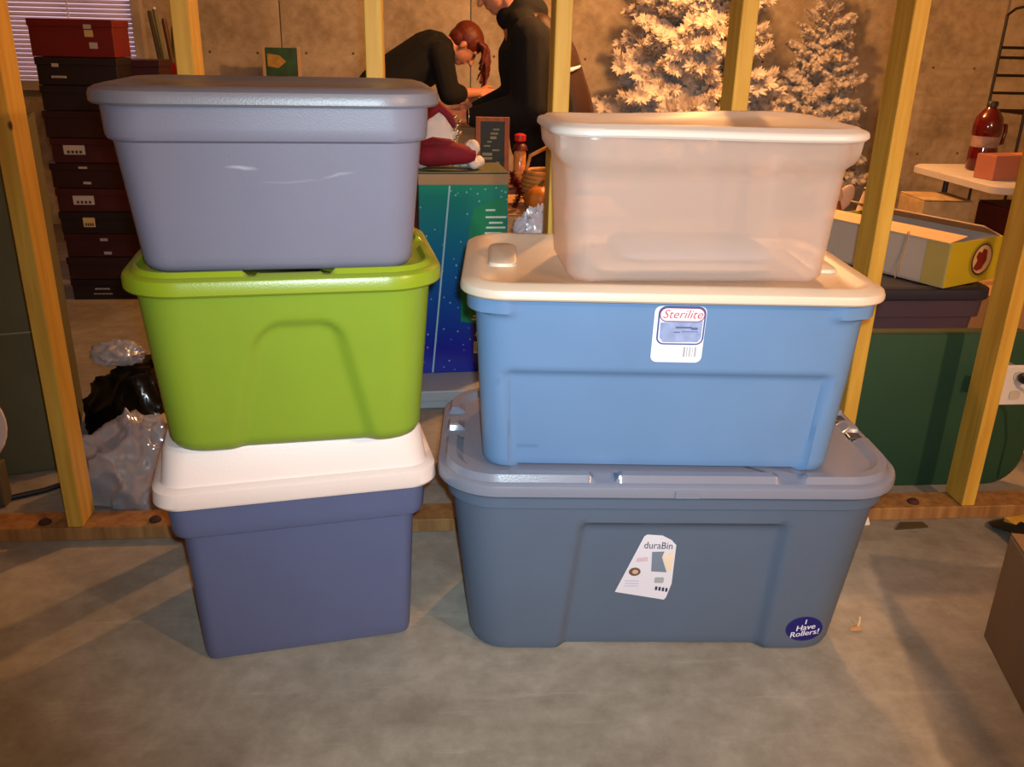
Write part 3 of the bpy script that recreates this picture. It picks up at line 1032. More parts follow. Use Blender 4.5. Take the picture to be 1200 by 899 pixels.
# open fruit carton: grey-white long side, yellow end with a round emblem
fb = thing('fruit_box', 'open white fruit box with yellow end and round red emblem on the dark lid', 'box', (1.735, 2.78, 0.4845), math.radians(27))
wcard = M('white_printed_card', (0.74, 0.70, 0.66), 0.7, 0.05)
ycard = M('yellow_card', (0.78, 0.70, 0.12), 0.6, 0.06)
L_, W_, H_ = 0.56, 0.30, 0.155
tk = 0.005
MB().box((W_ / 2, L_ / 2, 0.003), (W_, L_, 0.006)).build('bottom', wcard, fb)
MB().box((tk / 2, L_ / 2, H_ / 2), (tk, L_, H_ - 0.002)).build('side', wcard, fb, bevel=0.001, seg=1)
MB().box((W_ - tk / 2, L_ / 2, H_ / 2), (tk, L_, H_ - 0.002)).build('side', wcard, fb, bevel=0.001, seg=1)
end = MB().box((W_ / 2, -tk / 2 + 0.001, H_ / 2), (W_, tk, H_)).build('end', ycard, fb, bevel=0.001, seg=1)
MB().box((W_ / 2, L_ - tk / 2, H_ / 2), (W_, tk, H_)).build('end', ycard, fb, bevel=0.001, seg=1)
MB().box((-0.0008, 0.045, H_ / 2), (0.0012, 0.085, H_ - 0.004)).build('yellow_wrap', M('yellow_card_pale', (0.70, 0.64, 0.36), 0.6), fb)
flap_m = M('cream_card', (0.84, 0.72, 0.56), 0.75, 0.04)
# two long flaps, one lying half closed, one standing open behind
MB().box((0.045, L_ / 2, H_ + 0.006), (0.10, L_ - 0.01, 0.004), R=Matrix.Rotation(math.radians(-8), 3, 'Y')).build('flap', flap_m, fb)
MB().box((W_ - 0.06, L_ / 2, H_ + 0.020), (0.13, L_ - 0.01, 0.004), R=Matrix.Rotation(math.radians(20), 3, 'Y')).build('flap', flap_m, fb)
film = MB()
for i in range(5):
    film.ell((0.10 + 0.02 * random.random(), 0.10 + 0.09 * i, H_ - 0.006), (0.055, 0.06, 0.014), None, 8, 5)
film.build('wrapping_film', clear_mat('clear_film', (0.75, 0.62, 0.55), 0.45, 0.1, 0.08, 0.35), fb)


def endmap(x, z, l):
    return (x, -tk + 0.001 - l, z)


em = decal('emblem', *flat2d(circle2(0.190, 0.080, 0.070, 0.066)), endmap, 0.001, M('emblem_green_gold', (0.62, 0.56, 0.16), 0.5), fb)
decal('emblem_ring', *flat2d(circle2(0.192, 0.081, 0.060, 0.057)), endmap, 0.0016, M('emblem_dark', (0.30, 0.16, 0.10), 0.5), em)
decal('emblem_field', *flat2d(circle2(0.193, 0.082, 0.053, 0.050)), endmap, 0.0022, M('emblem_cream', (0.86, 0.72, 0.52), 0.5), em)
decal('emblem_apple', *flat2d([(0.187 + 1.45 * (x - 0.187), 0.081 + 1.35 * (y - 0.081)) for x, y in ((0.160, 0.062), (0.176, 0.052), (0.195, 0.056), (0.210, 0.078), (0.206, 0.104), (0.190, 0.110), (0.184, 0.100), (0.172, 0.104), (0.164, 0.092), (0.172, 0.080))]), endmap, 0.0028, M('emblem_red', (0.48, 0.07, 0.07), 0.5), em)
twine = MB().tube([(-0.004, 0.16, H_ + 0.012), (-0.006, 0.162, 0.10), (-0.008, 0.168, 0.05), (-0.010, 0.160, 0.010), (-0.014, 0.168, 0.006)], 0.0022, 6)
twine.tube([(-0.004, 0.166, H_ + 0.010), (-0.006, 0.170, 0.09), (-0.010, 0.180, 0.03), (-0.014, 0.176, -0.004)], 0.0018, 6)
twine.build('twine', M('twine_tan', (0.72, 0.62, 0.50), 0.8), fb, smooth=60)

carton('cardboard_box', 'tan cardboard box low down between the purple tote and the folding table', (2.24, 3.16, 0), math.radians(5), 0.42, 0.40, 0.40, card2)

# folding table, its left end in view
tab = thing('folding_table', 'white plastic folding table holding a red juice jug', 'table', (3.05, 3.80, 0))
tabm = M('table_plastic', (0.70, 0.68, 0.68), 0.5, 0.05)
loft([(0.690, 0.735, 0.33, 0.05), (0.695, 0.755, 0.35, 0.06), (0.722, 0.755, 0.35, 0.06), (0.730, 0.745, 0.34, 0.055)], None, na=10, nb=8).build('tabletop', tabm, tab, smooth=40)
leg_m = M('table_steel', (0.30, 0.29, 0.30), 0.4, 0.05, metal=0.6)
for sx in (-1, 1):
    for sy in (-1, 1):
        MB().tube([(sx * 0.60, sy * 0.27, 0.692), (sx * 0.60, sy * 0.29, 0.0)], 0.0125, 10).build('leg', leg_m, tab, smooth=60)
    MB().tube([(sx * 0.60, -0.283, 0.25), (sx * 0.60, 0.283, 0.25)], 0.009, 8).build('crossbar', leg_m, tab, smooth=60)

# juice jug
jug = thing('juice_jug', 'clear jug of dark red juice with a black cap on the folding table', 'jug', (2.51, 3.93, 0.7303))
jm = M('red_juice', (0.30, 0.03, 0.04), 0.12, 0.1, 4, spec=0.7)
MB().lathe([(0.052, 0), (0.060, 0.008), (0.061, 0.09), (0.057, 0.11), (0.057, 0.15), (0.062, 0.165), (0.063, 0.20), (0.055, 0.235), (0.036, 0.262), (0.021, 0.275), (0.021, 0.285)], 24).build('bottle', jm, jug, smooth=50)
MB().lathe([(0.0235, 0.281), (0.0235, 0.300), (0.021, 0.303)], 18).build('cap', blk, jug, smooth=40)
MB().lathe([(0.0595, 0.105), (0.0600, 0.108), (0.0600, 0.150), (0.0595, 0.153)], 24).build('wrapper', M('jug_label', (0.52, 0.42, 0.40), 0.5, 0.35, 30), jug, smooth=40)
MB().tube([(0.058, 0.0, 0.20), (0.085, 0.0, 0.20), (0.088, 0, 0.17), (0.082, 0, 0.12), (0.058, 0, 0.115)], 0.009, 8).build('handle', jm, jug, smooth=60)
pb = thing('food_carton', 'pink and orange food carton in front of the juice jug', 'carton', (2.425, 3.66, 0.7303), math.radians(12))
pb.scale = (1.25, 1.2, 1.15)
MB().box((0, 0, 0.045), (0.12, 0.09, 0.089)).build('body', M('pink_carton', (0.62, 0.38, 0.31), 0.5, 0.08), pb, bevel=0.002)
MB().box((0.105, 0, 0.045), (0.09, 0.088, 0.088)).build('orange_panel', M('orange_carton', (0.78, 0.45, 0.10), 0.5, 0.08), pb, bevel=0.002)
tr = thing('snack_tray', 'dark navy tray standing behind the pink and orange carton', 'tray', (2.74, 3.84, 0.7303), math.radians(8))
loft([(0.0, 0.10, 0.07, 0.02), (0.004, 0.105, 0.075, 0.02), (0.055, 0.125, 0.09, 0.025), (0.055, 0.118, 0.083, 0.02), (0.012, 0.10, 0.07, 0.02)], None, na=6, nb=6, nc=4).build('body', M('navy_tray', (0.10, 0.09, 0.15), 0.5), tr, smooth=40)
# things under the table
carton('cardboard_box', 'deep red cardboard box under the folding table', (2.78, 3.70, 0), math.radians(4), 0.50, 0.42, 0.60, M('deep_red_card', (0.34, 0.10, 0.07), 0.6), tape=False)
carton('cardboard_box', 'cream printed cardboard box under the end of the folding table', (2.285, 3.86, 0), math.radians(-3), 0.22, 0.24, 0.62, M('cream_print', (0.66, 0.56, 0.40), 0.7, 0.22, 22), tape=False)

# black wire rack behind the table
rack = thing('wire_rack', 'tall black wire rack standing behind the folding table', 'rack', (3.33, 4.62, 0))
rm = M('black_wire', (0.10, 0.06, 0.05), 0.45)
RWX, RDY, RH = 0.30, 0.16, 1.42
for sx in (-1, 1):
    for sy in (-1, 1):
        MB().tube([(sx * RWX, sy * RDY, 0), (sx * RWX, sy * RDY, RH)], 0.008, 8).build('post', rm, rack, smooth=60)
    MB().tube([(sx * RWX, -RDY, RH), (sx * RWX, -RDY * 0.6, RH + 0.03), (sx * RWX, 0, RH + 0.04), (sx * RWX, RDY * 0.6, RH + 0.03), (sx * RWX, RDY, RH)], 0.007, 8).build('top_arch', rm, rack, smooth=60)
for z in (0.3, 0.62, 0.94, 1.03, 1.12, 1.21, 1.26):
    for sy in (-1, 1):
        MB().tube([(-RWX, sy * RDY, z), (RWX, sy * RDY, z)], 0.0075, 8).build('rail', rm, rack, smooth=60)
for i in range(7):
    x = -RWX + 0.10 + i * 0.09
    if x < RWX - 0.02:
        MB().tube([(x, -RDY, 0.94), (x, -RDY, 1.26)], 0.005, 6).build('upright', rm, rack, smooth=60)
for z in (0.3, 0.62, 0.94):
    sh = MB()
    for i in range(9):
        y = -RDY + RDY * 2 * (i + 0.5) / 9
        sh.tube([(-RWX, y, z), (RWX, y, z)], 0.003, 5)
    o = sh.build('shelf_wires', rm, rack)
    o['kind'] = 'stuff'
MB().tube([(-RWX + 0.02, -RDY, 1.26), (-RWX + 0.03, -RDY, 1.32), (-RWX + 0.07, -RDY, 1.335), (-RWX + 0.10, -RDY, 1.31), (-RWX + 0.10, -RDY, 1.26)], 0.006, 8).build('scroll', rm, rack, smooth=60)

# carton with ornaments seen between the clear bin and the stud
carton('cardboard_box', 'brown carton holding ornaments behind the cream lidded blue tote', (1.90, 4.05, 0), 0.05, 0.44, 0.36, 0.42, card)
fig = thing('angel_figurine', 'copper and white angel figurine on the brown carton', 'figurine', (1.875, 3.98, 0.4230))
MB().lathe([(0.055, 0), (0.058, 0.01), (0.045, 0.06), (0.030, 0.12), (0.018, 0.16)], 16).build('dress', M('copper_dress', (0.55, 0.26, 0.15), 0.35), fig, smooth=40)
MB().lathe([(0.020, 0.155), (0.028, 0.17), (0.022, 0.20), (0.012, 0.215)], 14).build('collar', M('cream_collar', (0.80, 0.66, 0.54), 0.6), fig, smooth=40)
MB().ell((0, 0, 0.235), (0.026, 0.026, 0.030)).build('head', M('porcelain', (0.80, 0.64, 0.52), 0.4), fig, smooth=60)
MB().ell((0, 0.006, 0.246), (0.029, 0.028, 0.026)).build('hair', M('dark_hair', (0.10, 0.06, 0.05), 0.6), fig, smooth=60)
for s in (-1, 1):
    MB().ell((s * 0.05, 0.03, 0.16), (0.042, 0.008, 0.070), Matrix.Rotation(s * 0.5, 3, 'Y')).build('wing', M('cream_wing', (0.84, 0.72, 0.62), 0.5), fig, smooth=60)
orn = thing('glass_ornament', 'dark plum glass ball ornament with a silver cap on the brown carton', 'ornament', (1.90, 3.90, 0.4230))
MB().ell((0, 0, 0.033), (0.033, 0.033, 0.033)).build('ball', M('plum_glass', (0.18, 0.09, 0.13), 0.12), orn, smooth=60)
MB().lathe([(0.011, 0.062), (0.011, 0.074), (0.007, 0.076)], 12).build('cap', M('silver_cap', (0.75, 0.70, 0.68), 0.25, metal=0.9), orn, smooth=40)
cone = thing('paper_cone', 'white paper cone tree standing beside the angel figurine', 'ornament', (1.985, 3.935, 0.4230))
MB().lathe([(0.050, 0), (0.052, 0.01), (0.028, 0.11), (0.006, 0.21)], 16).build('cone', M('white_paper', (0.84, 0.74, 0.66), 0.7), cone, smooth=30)
MB().ell((0, 0, 0.215), (0.010, 0.010, 0.010)).build('tip_bead', M('silver_cap', (0.75, 0.70, 0.68), 0.25), cone, smooth=60)

# ================================================================== WHITE TREES
flock = clear_mat('flocked_white', (0.93, 0.89, 0.85), 0.0, 0.35, 0.6, 0.01)
wood_dk = M('trunk_bark', (0.42, 0.34, 0.28), 0.9)
rt = random.Random(3)


def branch_mesh(name, nt, needle):
    mb = MB()
    mb.tube([(0, 0, 0), (0.5, 0, 0.02), (1.0, 0, 0.10)], [0.022, 0.016, 0.008], 5)
    stems = [((0, 0, 0.0), (1.0, 0, 0.10))]
    for i in range(nt):
        t = 0.22 + 0.72 * i / (nt - 1)
        s = -1 if i % 2 else 1
        ln = 0.42 * (1.05 - t) + 0.16
        p0 = Vector((t, 0, 0.02 + 0.08 * t))
        d = Vector((0.75, s * rt.uniform(0.5, 1.0), rt.uniform(-0.12, 0.35))).normalized()
        p1 = p0 + d * ln
        mb.tube([p0, p1], [0.012, 0.006], 4)
        stems.append((p0, p1))
    for p0, p1 in stems:
        p0, p1 = Vector(p0), Vector(p1)
        ax = (p1 - p0)
        L = ax.length
        ax.normalize()
        a = Vector((0, 0, 1)).cross(ax).normalized()
        b = ax.cross(a)
        n = int(L * 330) + 20
        for k in range(n):
            t = 0.12 + 0.92 * (k + rt.random()) / n
            ph = rt.uniform(0, 2 * PI)
            rad = a * math.cos(ph) + b * math.sin(ph)
            dirn = (rad * 0.85 + ax * rt.uniform(0.3, 0.8)).normalized()
            base = p0 + ax * L * min(t, 1.0)
            w = ax.cross(rad).normalized() * 0.019
            tip = base + dirn * needle * rt.uniform(0.7, 1.15)
            mid = base.lerp(tip, 0.55)
            mb.add([base - w * 0.5, base + w * 0.5, mid + w, tip, mid - w], [(0, 1, 2, 3, 4)])
    me = bpy.data.meshes.new(name)
    me.from_pydata(mb.v, [], mb.f)
    me.materials.append(flock)
    me.update()
    return me


BR = [branch_mesh('branch', 11, 0.115), branch_mesh('branch', 13, 0.13), branch_mesh('branch', 9, 0.11)]


def white_tree(label, loc, height, rmax, nb, zlow, grp, droop=0.05, power=0.9):
    t = thing('white_christmas_tree', label, 'tree', loc, 0, grp)
    MB().tube([(0, 0, 0.0), (0, 0, height * 0.97)], [0.022, 0.006], 8).build('trunk', wood_dk, t, smooth=60)
    for k in range(8):
        o = link('branch', BR[k % 3], t, (0, 0, height * (0.86 + 0.012 * k)))
        o.rotation_euler = (0, -1.25 + 0.1 * (k % 3), k * 2.4)
        o.scale = (height * 0.13, height * 0.12, height * 0.12)
    for k in range(3):
        a = 2 * PI * k / 3
        MB().tube([(0, 0, 0.12), (0.16 * math.cos(a), 0.16 * math.sin(a), 0.03), (0.2 * math.cos(a), 0.2 * math.sin(a), 0.008)], 0.008, 6).build('stand_leg', M('stand_metal', (0.3, 0.32, 0.3), 0.4, metal=0.5), t, smooth=60)
    for i in range(nb):
        u = (i + 0.5) / nb
        z = zlow + (height - zlow) * (1 - math.sqrt(1 - u * 0.985))
        fr = 1 - (z - zlow) / (height - zlow)
        L = rmax * (fr ** power) * rt.uniform(0.55, 1.15) + 0.06
        a = i * 2.39996 + rt.uniform(-0.25, 0.25)
        o = link('branch', BR[i % 3], t, (0, 0, z))
        o.rotation_euler = (rt.uniform(-0.4, 0.4), -(rt.uniform(-0.05, 0.25) + 0.5 * (1 - fr)) + droop, a)
        o.scale = (L, L * 0.9, L * 0.9)
    return t


white_tree('wide fluffy white artificial tree with spreading branches by the concrete wall', (1.53, 5.42, 0), 2.25, 0.50, 190, 0.45, 'white artificial trees', power=0.7)
t2 = white_tree('narrow white artificial tree with a small paper tag', (2.47, 5.76, 0), 1.54, 0.26, 250, 0.35, 'white artificial trees', power=0.5)
MB().box((0.02, -0.15, 1.19), (0.085, 0.003, 0.055), R=Matrix.Rotation(0.06, 3, 'Y')).build('paper_tag', M('tag_paper', (0.88, 0.76, 0.58), 0.7), t2)

# ================================================================== MIDDLE, BEHIND THE STUDS
base_m = M('pale_grey_board', (0.62, 0.66, 0.70), 0.5, 0.05)
gb0 = thing('game_box', 'flat pale grey box lying on the floor under the starry green box', 'box', (0.10, 3.14, 0), math.radians(3))
MB().box((0, 0, 0.030), (0.62, 0.42, 0.058)).build('base', base_m, gb0, bevel=0.004)
MB().box((0, 0, 0.050), (0.635, 0.435, 0.040)).build('lid', base_m, gb0, bevel=0.004)


def starry(name):
    m = bpy.data.materials.new(name)
    m.use_nodes = True
    nt = m.node_tree
    b = nt.nodes['Principled BSDF']
    tc = nt.nodes.new('ShaderNodeTexCoord')
    sx = nt.nodes.new('ShaderNodeSeparateXYZ')
    nt.links.new(tc.outputs['Object'], sx.inputs[0])
    r = nt.nodes.new('ShaderNodeValToRGB')
    r.color_ramp.elements[0].position = 0.10
    r.color_ramp.elements[0].color = (*lin((0.08, 0.14, 0.62)), 1)
    r.color_ramp.elements[1].position = 0.72
    r.color_ramp.elements[1].color = (*lin((0.04, 0.54, 0.42)), 1)
    k = r.color_ramp.elements.new(0.38)
    k.color = (*lin((0.06, 0.36, 0.62)), 1)
    nt.links.new(sx.outputs['Z'], r.inputs['Fac'])
    v = nt.nodes.new('ShaderNodeTexVoronoi')
    v.inputs['Scale'].default_value = 42
    nt.links.new(tc.outputs['Object'], v.inputs['Vector'])
    k2 = nt.nodes.new('ShaderNodeValToRGB')
    k2.color_ramp.elements[0].position = 0.10
    k2.color_ramp.elements[0].color = (1, 1, 1, 1)
    k2.color_ramp.elements[1].position = 0.16
    k2.color_ramp.elements[1].color = (0, 0, 0, 1)
    nt.links.new(v.outputs['Distance'], k2.inputs['Fac'])
    mx = nt.nodes.new('ShaderNodeMix')
    mx.data_type = 'RGBA'
    nt.links.new(k2.outputs['Color'], mx.inputs[0])
    nt.links.new(r.outputs['Color'], mx.inputs[6])
    mx.inputs[7].default_value = (*lin((0.55, 0.75, 0.78)), 1)
    nt.links.new(mx.outputs[2], b.inputs['Base Color'])
    b.inputs['Roughness'].default_value = 0.22
    return m


star = starry('starry_print')
gb = thing('gift_box', 'tall glossy green to blue starry printed box with a raised flap', 'box', (0.10, 3.235, 0.0705), math.radians(4))
GW, GD, GH = 0.315, 0.26, 0.735
MB().box((0, 0, GH / 2), (GW, GD, GH)).build('body', star, gb, bevel=0.004)
MB().box((0, -GD / 2 - 0.0008, GH - 0.018), (GW, 0.0016, 0.036)).build('tape', tape_m, gb)
MB().add([(-0.052, -GD / 2 - 0.0012, GH - 0.04), (-0.046, -GD / 2 - 0.0012, GH - 0.04), (-0.112, -GD / 2 - 0.0012, 0.004), (-0.118, -GD / 2 - 0.0012, 0.004)], [(0, 1, 2, 3)]).build('edge_strip', M('pale_edge', (0.60, 0.76, 0.80), 0.4), gb)
MB().box((0.0, 0.0, GH + 0.004), (GW, GD - 0.01, 0.004)).build('flap', M('olive_flap', (0.36, 0.38, 0.28), 0.5), gb)
gbm = lambda x, z, l: (x, -GD / 2 - l, z)
pan = decal('text_panel', *flat2d([(-0.01, 0.20), (-0.01, 0.36), (0.035, 0.62), (0.150, 0.66), (0.150, 0.18)]), gbm, 0.001, M('panel_green', (0.05, 0.52, 0.38), 0.25), gb)
pw_ = M('print_white', (0.75, 0.86, 0.84), 0.4)
for (x, z, w) in ((0.095, 0.610, 0.035), (0.115, 0.585, 0.075), (0.115, 0.565, 0.05), (0.115, 0.548, 0.07), (0.105, 0.528, 0.06), (0.03, 0.47, 0.010), (0.04, 0.290, 0.012), (0.05, 0.262, 0.02), (0.05, 0.250, 0.03), (0.06, 0.220, 0.05), (0.06, 0.208, 0.06)):
    decal('print_line', *flat2d(rrect2(x, z, w, 0.0065, 0.002, 2)), gbm, 0.0016, pw_, pan)
decal('round_mark', *flat2d(circle2(0.060, 0.150, 0.014, 0.016)), gbm, 0.0012, pw_, gb)
decal('barcode', *flat2d(rrect2(0.055, 0.098, 0.032, 0.046, 0.002, 2)), gbm, 0.0012, pw_, gb)
for i in range(4):
    decal('bar', *flat2d(rrect2(0.044 + 0.0075 * i, 0.100, 0.003, 0.036, 0.0005, 1)), gbm, 0.0018, M('bar_blue', (0.15, 0.2, 0.5), 0.4), gb)
decal('round_mark', *flat2d(circle2(0.118, 0.10, 0.030, 0.042)), gbm, 0.0012, M('print_snow', (0.86, 0.86, 0.88), 0.4), gb)

# low small green box with red lining behind
sg = thing('ornament_box', 'small sparkling green box with a red tray between lime tote and gift box', 'box', (-0.10, 3.60, 0))
MB().box((0, 0, 0.36), (0.30, 0.24, 0.72)).build('body', M('red_tray', (0.55, 0.07, 0.09), 0.5), sg, bevel=0.003)
MB().box((0, 0, 0.755), (0.32, 0.26, 0.064)).build('lid', M('sparkle_green', (0.05, 0.48, 0.28), 0.25, 0.3, 60), sg, bevel=0.004)


def furry(c, rad, amp=0.25, seed=0, n=(26, 16)):
    mb = MB()
    mb.ell(c, rad, None, n[0], n[1])
    cv = Vector(c)
    out = []
    for p in mb.v:
        d = Vector(p) - cv
        f = 1 + amp * noise.noise(d * 28 + Vector((seed, 0, 0))) + amp * 0.6 * noise.noise(d * 70 + Vector((0, seed, 0)))
        out.append(tuple(cv + d * f))
    mb.v = out
    return mb


fur = M('white_plush', (0.88, 0.84, 0.82), 0.95, 0.05, 20, 0.6, 300)
velvet = M('crimson_velvet', (0.46, 0.04, 0.13), 0.8, 0.25, 10, 0.3, 90)
hat = thing('santa_hat', 'crimson velvet hat with white plush trim heaped on the starry gift box', 'hat', (0.045, 3.185, 0.8175))
hat.scale = (0.82, 0.82, 0.82)
# crumpled cone folded over
MB().tube([(-0.10, -0.02, 0.050), (-0.04, -0.045, 0.060), (0.03, -0.05, 0.065), (0.085, -0.045, 0.060), (0.12, -0.03, 0.055)], [0.045, 0.052, 0.048, 0.04, 0.030], 14).build('crown', velvet, hat, smooth=60)
MB().tube([(-0.11, -0.01, 0.085), (-0.05, -0.045, 0.105), (0.02, -0.052, 0.100), (0.06, -0.05, 0.085)], [0.020, 0.026, 0.024, 0.014], 12).build('fold', velvet, hat, smooth=60)
tr_ = MB()
for i in range(14):
    a = -0.6 + 4.2 * i / 13
    q = furry((0.02 + 0.125 * math.cos(a), -0.0 + 0.05 * math.sin(a), 0.022 + 0.004 * math.sin(i)), (0.028, 0.028, 0.024), 0.2, i, (10, 7))
    tr_.add(q.v, q.f)
tr_.build('fur_trim', fur, hat, smooth=80)
furry((0.115, -0.02, 0.085), (0.034, 0.034, 0.034), 0.25, 4).build('pompom', fur, hat, smooth=80)
sc_ = thing('plush_scarf', 'white plush bundle with a crimson edge and silver trim behind the santa hat', 'scarf', (0.02, 3.31, 0.8140))
sc_.scale = (0.85, 0.85, 0.85)
furry((0.0, 0.0, 0.115), (0.085, 0.045, 0.100), 0.22, 9, (36, 22)).build('bundle', fur, sc_, smooth=80)
MB().tube([(-0.09, 0.0, 0.12), (-0.05, -0.01, 0.20), (0.01, -0.015, 0.235), (0.05, -0.02, 0.20), (0.075, -0.02, 0.155)], [0.022, 0.026, 0.022, 0.02, 0.012], 10).build('edge', velvet, sc_, smooth=60)
for i in range(7):
    MB().ell((0.075 + 0.010 * (i % 3), -0.045, 0.10 + 0.016 * i), (0.010, 0.008, 0.009)).build('sequin', M('silver_sequin', (0.75, 0.72, 0.62), 0.15, metal=0.9), sc_, smooth=60)

# table of decorations under the hands
dt = thing('wooden_table', 'small brown wooden table carrying a framed chalkboard', 'table', (0.52, 4.08, 0))
dtm = wood_mat('brown_table_wood', (0.40, 0.22, 0.11), (0.52, 0.31, 0.16), (0.2, 0.1, 0.05))
MB().box((0, 0, 0.615), (0.80, 0.28, 0.03)).build('tabletop', dtm, dt, bevel=0.004)
MB().box((0, 0, 0.565), (0.72, 0.24, 0.07)).build('apron', dtm, dt, bevel=0.003)
for sx in (-1, 1):
    for sy in (-1, 1):
        MB().box((sx * 0.34, sy * 0.10, 0.265), (0.045, 0.045, 0.53)).build('leg', dtm, dt, bevel=0.003)
cb_ = thing('chalkboard', 'dark green chalkboard with pale drawings in an orange wooden frame', 'chalkboard', (0.27, 4.05, 0.6305), math.radians(-3))
cbm = wood_mat('orange_frame_wood', (0.56, 0.27, 0.11), (0.68, 0.36, 0.16), (0.3, 0.14, 0.06))
MB().box((0, 0, 0.145), (0.110, 0.012, 0.27)).build('board', M('board_green', (0.12, 0.15, 0.11), 0.6, 0.1), cb_)
for sx in (-1, 1):
    MB().box((sx * 0.064, 0, 0.145), (0.022, 0.024, 0.29)).build('frame_stile', cbm, cb_, bevel=0.002)
for z in (0.0095, 0.2805):
    MB().box((0, 0, z), (0.106, 0.022, 0.019)).build('frame_rail', cbm, cb_, bevel=0.002)
rc = random.Random(11)
for i in range(12):
    x, z = rc.uniform(-0.025, 0.038), 0.04 + 0.018 * i
    decal('chalk_mark', *flat2d(rrect2(x, z, rc.uniform(0.015, 0.045), rc.uniform(0.006, 0.013), 0.003, 3)), lambda X, Z, l: (X, -0.006 - l, Z), 0.001, M('chalk', (0.55, 0.55, 0.45), 0.8, 0.2, 30), cb_)
MB().box((0, 0.05, 0.10), (0.02, 0.006, 0.21), R=Matrix.Rotation(math.radians(22), 3, 'X')).build('easel_leg', cbm, cb_)
lan = thing('candle_lantern', 'red and gold candle lantern beside the framed chalkboard', 'lantern', (0.395, 4.05, 0.6305))
MB().lathe([(0.040, 0), (0.042, 0.012), (0.030, 0.02)], 16).build('base', M('dark_red_metal', (0.30, 0.05, 0.04), 0.4), lan, smooth=40)
MB().lathe([(0.026, 0.021), (0.028, 0.03), (0.028, 0.14), (0.022, 0.148)], 18).build('jar', M('gold_glass', (0.78, 0.50, 0.28), 0.2, 0.3, 40), lan, smooth=40)
MB().lathe([(0.036, 0.149), (0.030, 0.17), (0.012, 0.185)], 16).build('roof', M('dark_red_metal', (0.30, 0.05, 0.04), 0.4), lan, smooth=40)
MB().lathe([(0.018, 0.1855), (0.026, 0.19), (0.026, 0.215), (0.012, 0.222)], 14).build('finial', M('bright_red_paint', (0.72, 0.11, 0.09), 0.4), lan, smooth=40)

mc = carton('cardboard_box', 'wide brown moving carton heaped with decorations behind the starry box', (0.54, 3.68, 0), math.radians(-2), 0.48, 0.48, 0.600, card2)
carton('cardboard_box', 'small tan carton under a white plastic bag behind the blue tote', (0.33, 2.62, 0), math.radians(3), 0.26, 0.26, 0.600, card2)
# pumpkin
pk = thing('pumpkin', 'small orange pumpkin ornament sitting on the brown moving carton', 'pumpkin', (0.425, 3.50, 0.6030))
pmb = MB()
pmb.ell((0, 0, 0.052), (0.060, 0.060, 0.052), None, 40, 16)
pmb.v = [(x * (1 - 0.07 * abs(math.sin(4 * math.atan2(y, x)))), y * (1 - 0.07 * abs(math.sin(4 * math.atan2(y, x)))), z) for x, y, z in pmb.v]
pmb.build('fruit', M('pumpkin_orange', (0.72, 0.40, 0.10), 0.45), pk, smooth=60)
MB().tube([(0, 0, 0.098), (0.004, 0, 0.112), (0.014, 0, 0.122)], [0.010, 0.008, 0.007], 8).build('stem', M('pumpkin_stem', (0.36, 0.30, 0.14), 0.8), pk, smooth=60)
bk = thing('wicker_basket', 'golden wicker basket behind the small orange pumpkin', 'basket', (0.47, 3.66, 0.6030))
wk = M('wicker_gold', (0.74, 0.50, 0.24), 0.7, 0.2, 30)
for i in range(9):
    r = 0.075 + 0.022 * math.sin(PI * (i + 1) / 11)
    z = 0.008 + 0.016 * i
    MB().tube([((r + 0.003 * (-1) ** (k + i)) * math.cos(2 * PI * k / 28), (r + 0.003 * (-1) ** (k + i)) * math.sin(2 * PI * k / 28), z) for k in range(29)], 0.0085, 6).build('weave_ring', wk, bk, smooth=60)
MB().tube([(-0.085, 0, 0.14), (-0.07, 0, 0.20), (0, 0, 0.235), (0.07, 0, 0.20), (0.085, 0, 0.14)], 0.008, 8).build('handle', wk, bk, smooth=60)
MB().lathe([(0.07, 0.003), (0.07, 0.008)], 24).build('basket_floor', wk, bk)
ga = thing('tinsel_garland', 'dark red tinsel garland bunched beside the starry gift box', 'garland', (0.325, 3.52, 0.603))
gm_ = M('red_tinsel', (0.36, 0.06, 0.06), 0.25, 0.4, 40, metal=0.4)
rg = random.Random(5)
core = MB().tube([(0.02 * math.sin(4 * t), 0.015 * math.cos(5 * t), 0.010 + 0.14 * t) for t in [i / 12 for i in range(13)]], 0.006, 6).build('cord', gm_, ga)
ti = MB()
for i in range(420):
    t = rg.random()
    p = Vector((0.02 * math.sin(4 * t), 0.015 * math.cos(5 * t), 0.016 + 0.13 * t))
    d = Vector((rg.gauss(0, 1), rg.gauss(0, 1), rg.gauss(0, 0.6))).normalized() * rg.uniform(0.012, 0.026)
    if (p + d).z < 0.002:
        d.z = abs(d.z)
    w = d.cross(Vector((0.3, 0.5, 0.8))).normalized() * 0.0022
    ti.add([p - w, p + w, p + d + w * 0.5, p + d - w * 0.5], [(0, 1, 2, 3)])
o = ti.build('tinsel', gm_, ga)
o['kind'] = 'stuff'


